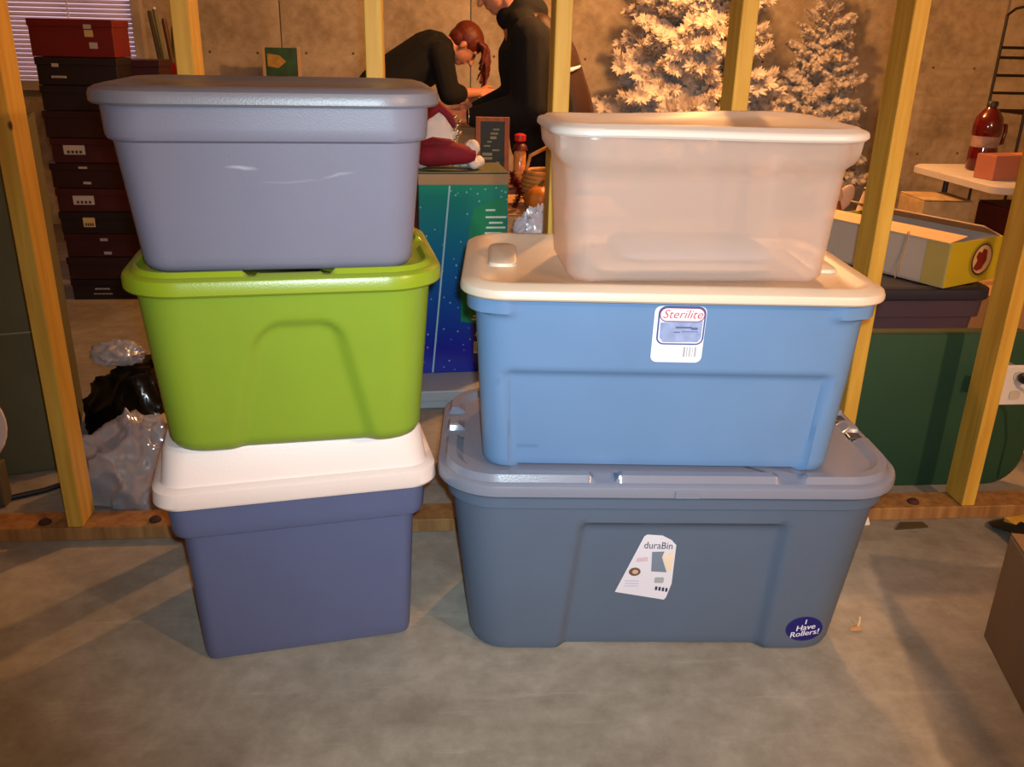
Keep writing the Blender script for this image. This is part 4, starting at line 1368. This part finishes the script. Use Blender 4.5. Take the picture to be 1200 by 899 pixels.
def crumple(name, mat, parent, rad, seed, amp=0.35, c=(0, 0, 0), freq=6.0, flat_z=0.0, n=(90, 50), smooth=75):
    """wrinkled bag: blob folded by ridged noise, flattened where it lies on the floor"""
    mb = MB()
    mb.ell((0, 0, 0), (1, 1, 1), None, n[0], n[1])
    out_ = []
    for p in mb.v:
        d = Vector(p)
        q = d * freq * 0.5 + Vector((seed * 3.1, seed, 0))
        rr = 1 - 0.6 * amp + 0.55 * amp * max(0.0, 1 - abs(noise.noise(q)) * 1.5) ** 3 + 0.4 * amp * max(0.0, 1 - abs(noise.noise(q * 2.1)) * 1.5) ** 3 + 0.35 * amp * noise.noise(q * 0.8)
        v = Vector((d.x * rad[0], d.y * rad[1], d.z * rad[2])) * rr
        z = max(v.z + c[2], flat_z)
        out_.append((v.x + c[0], v.y + c[1], z))
    mb.v = out_
    return mb.build(name, mat, parent, smooth=smooth)


wb_ = thing('plastic_bag', 'white plastic bag slumped on the small tan carton', 'bag', (0.335, 3.065 + 0.05, 0.588))
wbm = clear_mat('white_bag_film', (0.86, 0.87, 0.93), 0.1, 0.25, 0.2, 0.1)
wb_.location = (0.335, 2.61, 0.6030)
crumple('bag', wbm, wb_, (0.105, 0.085, 0.13), 2, 0.30, (0, 0, 0.055), 5, 0.002, smooth=60)
MB().tube([(0.02, 0, 0.12), (0.03, 0.0, 0.16), (0.045, 0.01, 0.19)], [0.018, 0.010, 0.022], 8).build('tied_neck', wbm, wb_, smooth=60)

# ================================================================== LEFT, BEHIND THE STUDS
drab = M('olive_drab_card', (0.36, 0.35, 0.24), 0.8, 0.10, 4, 0.2, 50)
oc = thing('wardrobe_carton', 'tall drab olive carton with a tape seam behind the stud wall', 'box', (-1.43, 2.66, 0), math.radians(17))
MB().box((0, 0, 0.50), (0.56, 0.50, 0.995)).build('body', drab, oc, bevel=0.006)
MB().box((0, -0.2508, 0.44), (0.55, 0.0012, 0.004)).build('tape', M('pale_seam', (0.55, 0.55, 0.45), 0.5), oc)
for s in (-1, 1):
    MB().box((0, s * 0.1255, 0.9995), (0.556, 0.247, 0.004)).build('flap', drab, oc)
pl = thing('paper_plate', 'round white plate propped in front of the olive carton', 'plate', (-1.262, 2.27, 0))
lidmb = MB()
lidmb.lathe([(0.105, 0.0), (0.115, 0.003), (0.115, 0.012), (0.100, 0.014), (0.095, 0.008), (0.01, 0.008)], 30, c=(0, 0, 0), R=Matrix.Rotation(math.radians(76), 3, 'X'))
zmin = min(v[2] for v in lidmb.v)
lidmb.v = [(x, y, z - zmin + 0.13) for x, y, z in lidmb.v]
lidmb.build('disc', M('lid_white', (0.84, 0.78, 0.78), 0.4), pl, smooth=40)
MB().box((0.0, 0.015, 0.0645), (0.14, 0.05, 0.128)).build('stand', M('stand_olive', (0.34, 0.30, 0.22), 0.7), pl, bevel=0.004)

foot_strip = MB().tube([(-1.75, 2.22, 0.012), (-1.45, 2.235, 0.008), (-1.25, 2.275, 0.008), (-1.12, 2.345, 0.008), (-1.03, 2.43, 0.008), (-0.98, 2.55, 0.008)], 0.008, 8).build('foot_shadow', blk, None, smooth=60)  # black tube that paints the shadow line under the carton's foot
tag(foot_strip, 'black strip standing in for the shadow along the foot of the olive carton', 'shadow strip')

# stacked dark red boxes ---------------------------------------------------------
reds = [(0.30, 0.035, 0.05), (0.24, 0.03, 0.05), (0.36, 0.03, 0.04), (0.17, 0.03, 0.05), (0.10, 0.03, 0.04), (0.44, 0.05, 0.05)]
lab_m = M('box_label', (0.74, 0.70, 0.70), 0.5, 0.04)
lab_y = M('box_label_cream', (0.82, 0.72, 0.50), 0.5, 0.04)


def shoe_box(label, x, y, z, rz, w, d, h, ci, marks):
    t = thing('shoe_box', label, 'box', (x, y, z), rz, 'stacked dark red boxes')
    bm_ = M('red_card_%d' % ci, reds[ci], 0.5, 0.08)
    MB().box((0, 0, h / 2 - 0.003), (w, d, h - 0.007)).build('body', bm_, t, bevel=0.002, seg=1)
    MB().box((0, 0, h - 0.017), (w + 0.008, d + 0.008, 0.032)).build('lid', bm_, t, bevel=0.002, seg=1)
    for (mx, mz, mw, mh, mm) in marks:
        l = decal('label', *flat2d(rrect2(mx, mz, mw, mh, 0.001, 1)), lambda X, Z, q: (X, -d / 2 - 0.0042 - q, Z), 0.0006, (lab_m, lab_y)[mm], t)
        if mw > 0.05:
            for k in range(4):
                decal('print_mark', *flat2d(rrect2(mx - mw * 0.28 + mw * 0.19 * k, mz - mh * 0.22, mw * 0.12, mh * 0.3, 0.0005, 1)), lambda X, Z, q: (X, -d / 2 - 0.0042 - q, Z), 0.0012, M('label_ink', (0.2, 0.14, 0.16), 0.5), l)
    return t


rb = random.Random(21)
colA = [  # height, colour, marks, phrase
    (0.105, 4, [(0.00, 0.055, 0.07, 0.008, 0), (0.0, 0.03, 0.09, 0.005, 0)], 'nearly black box with thin pale lines at the foot of the stack'),
    (0.110, 3, [], 'dark maroon box without labels, second from the foot of the stack'),
    (0.115, 1, [(0.03, 0.085, 0.036, 0.014, 0), (0.04, 0.020, 0.036, 0.014, 0)], 'maroon box with two small white labels, third from the foot of the stack'),
    (0.105, 4, [(-0.01, 0.055, 0.055, 0.045, 1)], 'black box with a square cream label in the stack'),
    (0.110, 1, [(-0.03, 0.055, 0.095, 0.042, 0)], 'maroon box with an oblong white label above the black box'),
    (0.115, 3, [(0.0, 0.095, 0.04, 0.010, 0), (0.01, 0.025, 0.036, 0.012, 0)], 'dark maroon box with two thin labels in mid stack'),
    (0.115, 1, [(-0.05, 0.060, 0.095, 0.042, 0)], 'maroon box with an oblong white label, sixth shoe box up'),
    (0.120, 3, [], 'dark plain maroon box under the top boxes'),
    (0.110, 4, [], 'blackish plain box below the glossy black one'),
    (0.120, 4, [(-0.05, 0.035, 0.065, 0.010, 0), (-0.06, 0.085, 0.03, 0.015, 0)], 'black box with small grey marks below the top red box'),
    (0.160, 5, [(0.075, 0.128, 0.034, 0.018, 0), (0.078, 0.100, 0.038, 0.028, 1), (0.092, 0.050, 0.036, 0.026, 0)], 'bright red box with three small labels at the very top of the stack'),
]
z = 0.0
for i, (h, ci, marks, ph) in enumerate(colA):
    w = 0.36 if ci != 4 else 0.345
    marks = [(m[0] - 0.03 if i < 10 else m[0], *m[1:]) for m in marks]
    shoe_box(ph, -1.585 + rb.uniform(-0.010, 0.010), 4.46 + rb.uniform(-0.008, 0.008), z, math.radians(rb.uniform(-2, 2)), w, 0.22, h - 0.001, ci, marks)
    z += h
colB = [(0.12, 3, [], 'maroon box at the foot of the rear stack'), (0.12, 1, [], 'maroon box second from the foot of the rear stack'), (0.12, 3, [(0.08, 0.06, 0.025, 0.02, 0)], 'maroon box with one tiny label in the rear stack'),
        (0.12, 0, [(0.06, 0.05, 0.025, 0.012, 0)], 'red-brown box with a small label in the rear stack'), (0.12, 3, [], 'plain dark box in the middle of the rear stack'), (0.125, 0, [], 'red-brown box below two dark ones in the rear stack'),
        (0.12, 3, [], 'plain dark box high in the rear stack'), (0.13, 1, [], 'maroon box just under the top of the rear stack'), (0.135, 1, [], 'maroon box on top of the rear stack beside the blind')]
z = 0.0
for i, (h, ci, marks, ph) in enumerate(colB):
    shoe_box(ph, -1.46 + rb.uniform(-0.008, 0.008), 4.80 + rb.uniform(-0.006, 0.006), z, math.radians(2 + rb.uniform(-2, 2)), 0.27, 0.24, h - 0.001, ci, marks)
    z += h

# plastic bags on the floor ---------------------------------------------------------
film_m = clear_mat('crinkled_clear_film', (0.86, 0.86, 0.90), 0.40, 0.10, 0.13, 0.38)
pb1 = thing('plastic_bag', 'crinkled clear plastic bag on the floor beside the navy tote', 'bag', (-0.83, 2.36, 0))
crumple('film', film_m, pb1, (0.22, 0.15, 0.22), 5, 0.30, (0, 0, 0.02), 3.0, 0.002)
crumple('contents', M('mauve_cloth', (0.58, 0.52, 0.54), 0.7), pb1, (0.17, 0.11, 0.17), 8, 0.25, (0, 0.0, 0.01), 5, 0.003, smooth=60)
bb = thing('garbage_bag', 'black plastic garbage bag behind the crinkled clear bag', 'bag', (-0.92, 2.80, 0))
crumple('film', M('black_film', (0.03, 0.03, 0.035), 0.18, 0.1, spec=0.6), bb, (0.24, 0.17, 0.25), 13, 0.22, (0, 0, 0.02), 2.6, 0.002)
MB().tube([(0.02, 0, 0.24), (0.03, 0.0, 0.27), (0.05, 0.01, 0.30)], [0.03, 0.014, 0.04], 8).build('tied_neck', M('black_film', (0.03, 0.03, 0.035), 0.18), bb)
pb2 = thing('plastic_wrap', 'small scrap of shiny clear wrap on the black garbage bag', 'wrap', (-1.0, 2.72, 0.261))
crumple('film', film_m, pb2, (0.085, 0.06, 0.045), 31, 0.32, (0, 0, 0.03), 3.6, 0.0, (70, 40))

# back left: tubes in a red bucket, framed picture ----------------------------------------
shelf = thing('side_table', 'low dark table by the far wall holding the red bucket and picture', 'table', (-1.20, 5.86, 0))
sdm = M('dark_table', (0.20, 0.13, 0.10), 0.6)
MB().box((0, 0, 0.875), (1.10, 0.46, 0.03)).build('tabletop', sdm, shelf, bevel=0.003)
for sx in (-1, 1):
    for sy in (-1, 1):
        MB().box((sx * 0.50, sy * 0.18, 0.43), (0.05, 0.05, 0.858)).build('leg', sdm, shelf, bevel=0.003)
bu = thing('red_bucket', 'red bucket holding upright paper rolls by the far wall', 'bucket', (-1.56, 5.76, 0.8905))
bu.scale = (1.15, 1.15, 1.2)
MB().lathe([(0.060, 0), (0.064, 0.004), (0.082, 0.14), (0.084, 0.145), (0.078, 0.145), (0.060, 0.012)], 20).build('body', M('bucket_red', (0.52, 0.07, 0.06), 0.4), bu, smooth=40)
rolls = [((-0.035, 0.0), (-0.085, 0.01, 0.44), (0.42, 0.37, 0.22), 0.014), ((0.0, -0.03), (-0.045, -0.03, 0.46), (0.46, 0.45, 0.28), 0.013), ((0.03, 0.0), (-0.005, 0.0, 0.40), (0.38, 0.24, 0.12), 0.015), ((0.01, 0.03), (0.03, 0.05, 0.36), (0.30, 0.30, 0.16), 0.014)]
for (a, b_, c, r) in rolls:
    o = thing('paper_roll', ('tall olive wrapping paper roll', 'pale wrapping paper roll with a shiny tip', 'brown wrapping paper roll', 'short dark green wrapping paper roll')[rolls.index((a, b_, c, r))] + ' standing in the red bucket', 'paper roll', (-1.56, 5.76, 0.8980), 0, 'paper rolls in the red bucket')
    p0, p1 = Vector((a[0], a[1], 0.03)), Vector(b_)
    mm = M('roll_%d' % rolls.index((a, b_, c, r)), c, 0.5)
    MB().tube([p0, p1], r, 12).build('roll', mm, o, smooth=60)
    d = (p1 - p0).normalized()
    MB().tube([p1 + d * 0.0003, p1 + d * 0.012], r * 0.8, 10).build('end_cap', M('roll_cap_%d' % (rolls.index((a, b_, c, r)) == 1), ((0.35, 0.25, 0.15), (0.95, 0.88, 0.80))[rolls.index((a, b_, c, r)) == 1], 0.3), o, smooth=60)
jar = thing('glass_jar', 'small smoky glass jar beside the red bucket', 'jar', (-1.72, 5.74, 0.8905))
MB().lathe([(0.032, 0), (0.036, 0.006), (0.036, 0.075), (0.026, 0.09), (0.026, 0.10)], 16).build('jar', M('smoky_glass', (0.42, 0.36, 0.36), 0.12), jar, smooth=40)
MB().lathe([(0.029, 0.101), (0.029, 0.115), (0.024, 0.118)], 16).build('lid', M('jar_lid', (0.60, 0.52, 0.52), 0.3, metal=0.5), jar, smooth=40)
pic = thing('framed_picture', 'green and gold picture in a cream frame leaning at the far wall', 'picture', (-0.93, 5.95, 0.8905))
picR = math.radians(-9)
MB().box((0, 0, 0.14), (0.20, 0.010, 0.26)).build('print', M('picture_green', (0.20, 0.33, 0.16), 0.3, 0.4, 14), pic)
decal('gold_motif', *flat2d([(-0.085, 0.16), (-0.02, 0.15), (0.03, 0.19), (-0.01, 0.225), (-0.085, 0.235)]), lambda X, Z, q: (X, -0.005 - q, Z), 0.001, M('picture_gold', (0.72, 0.56, 0.22), 0.3, 0.3, 20), pic)
for sx in (-1, 1):
    MB().box((sx * 0.108, 0, 0.14), (0.020, 0.022, 0.28)).build('frame_stile', M('frame_cream', (0.78, 0.64, 0.46), 0.5), pic, bevel=0.002)
MB().box((0, 0, 0.008), (0.196, 0.02, 0.016)).build('frame_rail', M('frame_cream', (0.78, 0.64, 0.46), 0.5), pic)


# ================================================================== PEOPLE
skin_m = M('skin', (0.80, 0.54, 0.42), 0.55, 0.06, 20)
blackcloth = M('black_knit', (0.028, 0.026, 0.032), 0.9, 0.15, 14, 0.3, 200)
jeans = M('dark_denim', (0.10, 0.10, 0.15), 0.9, 0.15, 14, 0.3, 200)
browncoat = M('brown_jacket', (0.22, 0.12, 0.09), 0.55, 0.15, 8, 0.3, 40)
shoe_m = M('dark_shoe', (0.10, 0.08, 0.08), 0.6)
red_hair = M('auburn_hair', (0.38, 0.13, 0.06), 0.5, 0.25, 60, 0.4, 200)
brown_hair = M('brown_hair', (0.20, 0.12, 0.08), 0.5, 0.25, 60, 0.4, 200)


def fuse(mb, name, mat, parent, voxel=0.008, smooth_it=4):
    """one continuous surface out of overlapping closed forms"""
    me = mb.mesh(name, mat)
    tmp = bpy.data.objects.new('fuse_tmp', me)
    COL.objects.link(tmp)
    r = tmp.modifiers.new('r', 'REMESH')
    r.mode = 'VOXEL'
    r.voxel_size = voxel
    s = tmp.modifiers.new('s', 'SMOOTH')
    s.iterations = smooth_it
    s.factor = 0.5
    bpy.context.view_layer.update()
    dg = bpy.context.evaluated_depsgraph_get()
    out_ = bpy.data.meshes.new_from_object(tmp.evaluated_get(dg))
    bpy.data.objects.remove(tmp)
    out_.name = name
    out_.polygons.foreach_set('use_smooth', [True] * len(out_.polygons))
    out_.materials.clear()
    out_.materials.append(mat)
    return link(name, out_, parent)


def V(*a):
    return Vector(a)


def head_forms(mb, c, R):
    """head facing local +x, centre c"""
    P = lambda x, y, z: c + R @ Vector((x, y, z))
    mb.ell(P(-0.012, 0, 0.025), (0.096, 0.075, 0.090), R, 18, 12)     # skull
    mb.ell(P(0.025, 0, -0.030), (0.066, 0.058, 0.078), R, 16, 10)     # face
    mb.ell(P(0.048, 0, -0.088), (0.030, 0.030, 0.024), R, 12, 8)      # chin
    mb.cap(P(0.085, 0, 0.002), P(0.108, 0, -0.034), 0.009, 0.015)     # nose
    mb.cap(P(0.080, -0.018, -0.064), P(0.080, 0.018, -0.064), 0.010, 0.010)   # lips
    for s in (-1, 1):
        mb.ell(P(-0.010, s * 0.074, -0.012), (0.016, 0.010, 0.027), R, 10, 8)   # ears
        mb.ell(P(0.070, s * 0.030, 0.022), (0.014, 0.024, 0.010), R, 8, 6)      # brow


def hand_forms(mb, wrist, d, side, curl=0.5):
    """palm, four fingers and a thumb; d = direction of the hand, side = thumb side unit vector"""
    d = d.normalized()
    side = (side - d * side.dot(d)).normalized()
    nrm = d.cross(side).normalized()
    down = nrm if nrm.z < 0 else -nrm
    for k in range(4):
        off = side * (0.028 - 0.019 * k)
        mb.cap(wrist + d * 0.015 + off * 0.7, wrist + d * 0.085 + off, 0.015, 0.011)
        l1, l2, l3 = [(0.040, 0.026, 0.020), (0.045, 0.030, 0.022), (0.042, 0.027, 0.021), (0.032, 0.020, 0.017)][k]
        p = wrist + d * 0.088 + off * 1.05
        a = curl * 0.5
        for L, rr, ra in ((l1, 0.0098, 0.0090), (l2, 0.0090, 0.0084), (l3, 0.0084, 0.0074)):
            q = p + (d * math.cos(a) + down * math.sin(a)) * L
            mb.cap(p, q, rr, ra, 8)
            p = q
            a += curl * 0.75
    t0 = wrist + d * 0.022 + side * 0.030
    t1 = t0 + (d * 0.6 + side * 0.7 + down * 0.3).normalized() * 0.042
    t2 = t1 + (d * 0.9 + side * 0.2 + down * 0.4).normalized() * 0.034
    mb.cap(t0, t1, 0.014, 0.011, 8)
    mb.cap(t1, t2, 0.011, 0.0085, 8)


def eyes(parent, c, R):
    for s in (-1, 1):
        e = MB().ell(c + R @ Vector((0.081, s * 0.030, 0.008)), (0.009, 0.012, 0.008), R, 10, 8).build('eye', M('eye_dark', (0.12, 0.08, 0.07), 0.25), parent, smooth=60)


# ---- person bending over the work, facing right ------------------------------------
p1 = thing('person', 'person in a black top with auburn hair, bending forward over the work', 'person', (0.0, 5.58, 0))
hc = V(0.205, 0.02, 1.205)
hR = Matrix.Rotation(math.radians(56), 3, 'Y')
pel = V(-0.33, 0.0, 0.90)
chest = V(0.0, 0.0, 1.13)
neck = V(0.105, 0.01, 1.195)
shL, shR = V(0.055, 0.165, 1.155), V(0.055, -0.165, 1.155)
elL, elR = V(0.10, 0.20, 0.925), V(0.105, -0.19, 0.935)
wrL, wrR = V(0.22, 0.04, 0.885), V(0.285, -0.10, 0.945)
hipL, hipR = V(-0.31, 0.09, 0.86), V(-0.31, -0.09, 0.86)
knL, knR = V(-0.22, 0.11, 0.47), V(-0.25, -0.11, 0.47)
anL, anR = V(-0.30, 0.12, 0.085), V(-0.33, -0.12, 0.085)
mb = MB()
head_forms(mb, hc, hR)
mb.cap(neck - V(0.03, 0, 0.02), hc + hR @ V(-0.02, 0, -0.05), 0.056, 0.052)
mb.chain([pel, pel.lerp(chest, 0.5), chest, neck], [0.125, 0.115, 0.125, 0.06])
mb.chain([shL, elL, wrL], [0.050, 0.038, 0.026])
mb.chain([shR, elR, wrR], [0.050, 0.038, 0.026])
mb.chain([chest, shL], [0.09, 0.055])
mb.chain([chest, shR], [0.09, 0.055])
hand_forms(mb, wrL, V(0.9, -0.25, -0.15), V(0, -0.7, 0.8), 0.55)
hand_forms(mb, wrR, V(1.0, 0.1, -0.12), V(0, 0.7, 0.8), 0.55)
for h, k, a in ((hipL, knL, anL), (hipR, knR, anR)):
    mb.chain([h, k, a], [0.085, 0.056, 0.038])
    mb.chain([a, a + V(0.13, 0, -0.05)], [0.034, 0.026])
fuse(mb, 'body', skin_m, p1, 0.0065, 3)
eyes(p1, hc, hR)
mb = MB()
mb.chain([pel + V(0.02, 0, 0.02), pel.lerp(chest, 0.5) + V(0, 0, 0.02), chest + V(0, 0, 0.01)], [0.155, 0.150, 0.150])
for s in (-1, 1):
    off = V(0, s * 0.055, 0)
    mb.chain([pel + off, chest + off * 1.5, V(0.075, s * 0.06, 1.19)], [0.14, 0.115, 0.062])
    mb.chain([chest + off, V(0.055, s * 0.165, 1.155)], [0.11, 0.074])
mb.chain([shL, elL, elL.lerp(wrL, 0.45)], [0.074, 0.062, 0.056])
mb.chain([shR, elR, elR.lerp(wrR, 0.30)], [0.074, 0.064, 0.058])
fuse(mb, 'sweater', blackcloth, p1, 0.010, 5)
mb = MB()
for h, k, a in ((hipL, knL, anL), (hipR, knR, anR)):
    mb.chain([pel + V(0, 0, -0.02), h, k, a], [0.135, 0.115, 0.078, 0.066])
fuse(mb, 'trousers', jeans, p1, 0.012, 5)
for a in (anL, anR):
    mb = MB()
    mb.cap(a + V(-0.03, 0, -0.040), a + V(0.16, 0, -0.048), 0.044, 0.036)
    mb.cap(a + V(-0.02, 0, 0.01), a + V(-0.01, 0, -0.03), 0.048, 0.048)
    zl = min(v[2] for v in mb.v)
    mb.v = [(x, y, max(z, 0.001)) for x, y, z in mb.v]
    mb.build('shoe', shoe_m, p1, smooth=60)
mb = MB()
H = lambda x, y, z: hc + hR @ Vector((x, y, z))
mb.ell(H(-0.020, 0, 0.038), (0.104, 0.084, 0.088), hR, 18, 12)
mb.ell(H(-0.052, 0, -0.005), (0.062, 0.076, 0.070), hR, 16, 10)
rh = random.Random(4)
for k in range(34):
    y = -0.075 + 0.15 * k / 33 + rh.uniform(-0.006, 0.006)
    st_ = H(0.055 + rh.uniform(-0.02, 0.02), y, 0.075 + rh.uniform(-0.01, 0.01))
    ln = rh.uniform(0.09, 0.24) * (0.75 if abs(y) < 0.03 else 1.0)
    mb.chain([st_, st_ + V(0.030, 0, -0.020), st_ + V(0.030 + rh.uniform(-0.015, 0.02), 0, -0.02 - ln * 0.6), st_ + V(0.015 + rh.uniform(-0.03, 0.03), 0, -0.03 - ln)], [0.012, 0.012, 0.009, 0.005], 6)
fuse(mb, 'hair', red_hair, p1, 0.0055, 1)

# ---- person standing in profile, facing left ----------------------------------------
p2 = thing('person', 'person in a dark bulky jacket reaching forward with one arm', 'person', (-0.055, 4.62, 0))
hc = V(0.375, 0.0, 1.475)
hR = Matrix.Rotation(PI, 3, 'Z') @ Matrix.Rotation(math.radians(26), 3, 'Y')
pel = V(0.70, 0, 0.80)
chest = V(0.57, 0, 1.17)
neck = V(0.455, 0, 1.36)
shF, shB = V(0.52, -0.19, 1.25), V(0.53, 0.19, 1.25)
elF, elB = V(0.53, -0.22, 0.940), V(0.50, 0.20, 0.96)
wrF, wrB = V(0.235, -0.14, 0.885), V(0.27, 0.14, 0.90)
mb = MB()
head_forms(mb, hc, hR)
mb.cap(neck + V(0.03, 0, -0.03), hc + hR @ V(-0.02, 0, -0.05), 0.060, 0.056)
mb.chain([pel, pel.lerp(chest, 0.5), chest, neck], [0.14, 0.13, 0.14, 0.065])
for s_, e_, w_ in ((shF, elF, wrF), (shB, elB, wrB)):
    mb.chain([chest, s_], [0.10, 0.06])
    mb.chain([s_, e_, w_], [0.054, 0.042, 0.028])
hand_forms(mb, wrF, V(-1, 0.25, -0.05), V(0, 0.7, 0.8), 0.5)
hand_forms(mb, wrB, V(-1, -0.2, -0.05), V(0, -0.7, 0.8), 0.5)
legs = ((V(0.70, -0.10, 0.78), V(0.68, -0.12, 0.45), V(0.74, -0.13, 0.085)), (V(0.70, 0.10, 0.78), V(0.66, 0.12, 0.45), V(0.70, 0.13, 0.085)))
for h, k, a in legs:
    mb.chain([h, k, a], [0.09, 0.060, 0.040])
    mb.chain([a, a + V(-0.13, 0, -0.05)], [0.036, 0.028])
fuse(mb, 'body', skin_m, p2, 0.0065, 3)
eyes(p2, hc, hR)
mb = MB()
for s in (-1, 1):
    mb.chain([V(0.66, s * 0.07, 0.74), V(0.62, s * 0.08, 0.95), V(0.56, s * 0.09, 1.15), V(0.50, s * 0.07, 1.30)], [0.20, 0.195, 0.175, 0.085])
    mb.chain([V(0.57, s * 0.08, 1.17), V(0.525, s * 0.19, 1.25)], [0.14, 0.095])
mb.chain([V(0.70, 0, 0.72), V(0.62, 0, 1.1)], [0.20, 0.18])
mb.chain([shF, elF, wrF + V(0.03, 0, 0)], [0.098, 0.088, 0.052])
mb.chain([shB, elB, wrB + V(0.03, 0, 0)], [0.098, 0.088, 0.052])
mb.chain([V(0.44, 0, 1.345), V(0.50, 0, 1.38), V(0.56, 0, 1.37)], [0.070, 0.085, 0.070])
fuse(mb, 'jacket', blackcloth, p2, 0.011, 5)
# brown back panel of the jacket, hood and a small white strip
mb = MB()
for s in (-1, 1):
    mb.chain([V(0.765, s * 0.09, 0.72), V(0.715, s * 0.10, 0.95), V(0.64, s * 0.10, 1.17), V(0.585, s * 0.07, 1.29)], [0.145, 0.135, 0.125, 0.075])
fuse(mb, 'jacket_back', browncoat, p2, 0.011, 5)
mb = MB()
mb.chain([V(0.53, -0.085, 1.335), V(0.585, -0.045, 1.325), V(0.605, 0.0, 1.315), V(0.585, 0.045, 1.325), V(0.53, 0.085, 1.335)], [0.034, 0.044, 0.048, 0.044, 0.034])
fuse(mb, 'hood', browncoat, p2, 0.010, 4)
MB().tube([(0.682, -0.232, 1.104), (0.722, -0.214, 1.114), (0.757, -0.186, 1.124), (0.772, -0.156, 1.130)], [0.012, 0.011, 0.007, 0.004], 8).build('white_strip', M('strip_white', (0.95, 0.97, 1.0), 0.25), p2, smooth=60)
mb = MB()
for h, k, a in legs:
    mb.chain([V(0.70, h.y * 0.6, 0.76), h, k, a + V(0, 0, 0.03)], [0.14, 0.125, 0.088, 0.072])
fuse(mb, 'trousers', M('brown_trousers', (0.12, 0.08, 0.07), 0.9), p2, 0.012, 5)
for h, k, a in legs:
    mb = MB()
    mb.cap(a + V(0.03, 0, -0.040), a + V(-0.17, 0, -0.048), 0.046, 0.038)
    mb.cap(a + V(0.02, 0, 0.02), a + V(0.01, 0, -0.03), 0.052, 0.050)
    mb.v = [(x, y, max(z, 0.001)) for x, y, z in mb.v]
    mb.build('shoe', shoe_m, p2, smooth=60)
mb = MB()
H = lambda x, y, z: hc + hR @ Vector((x, y, z))
mb.ell(H(-0.022, 0, 0.045), (0.106, 0.088, 0.092), hR, 18, 12)
mb.ell(H(-0.060, 0, -0.02), (0.062, 0.080, 0.085), hR, 16, 10)
fuse(mb, 'hair', brown_hair, p2, 0.008, 3)
MB().tube([V(0.235, -0.14, 0.885) + V(0.0, 0.036 * math.cos(t), 0.036 * math.sin(t)) for t in [2 * PI * k / 20 for k in range(21)]], 0.004, 6).build('bracelet', M('silver_cap', (0.75, 0.70, 0.68), 0.25), p2, smooth=60)

# tall carton they are packing
carton('moving_box', 'tall open-topped brown carton between the two people', (0.20, 5.06, 0), math.radians(4), 0.32, 0.30, 0.80, card2, tape=False)
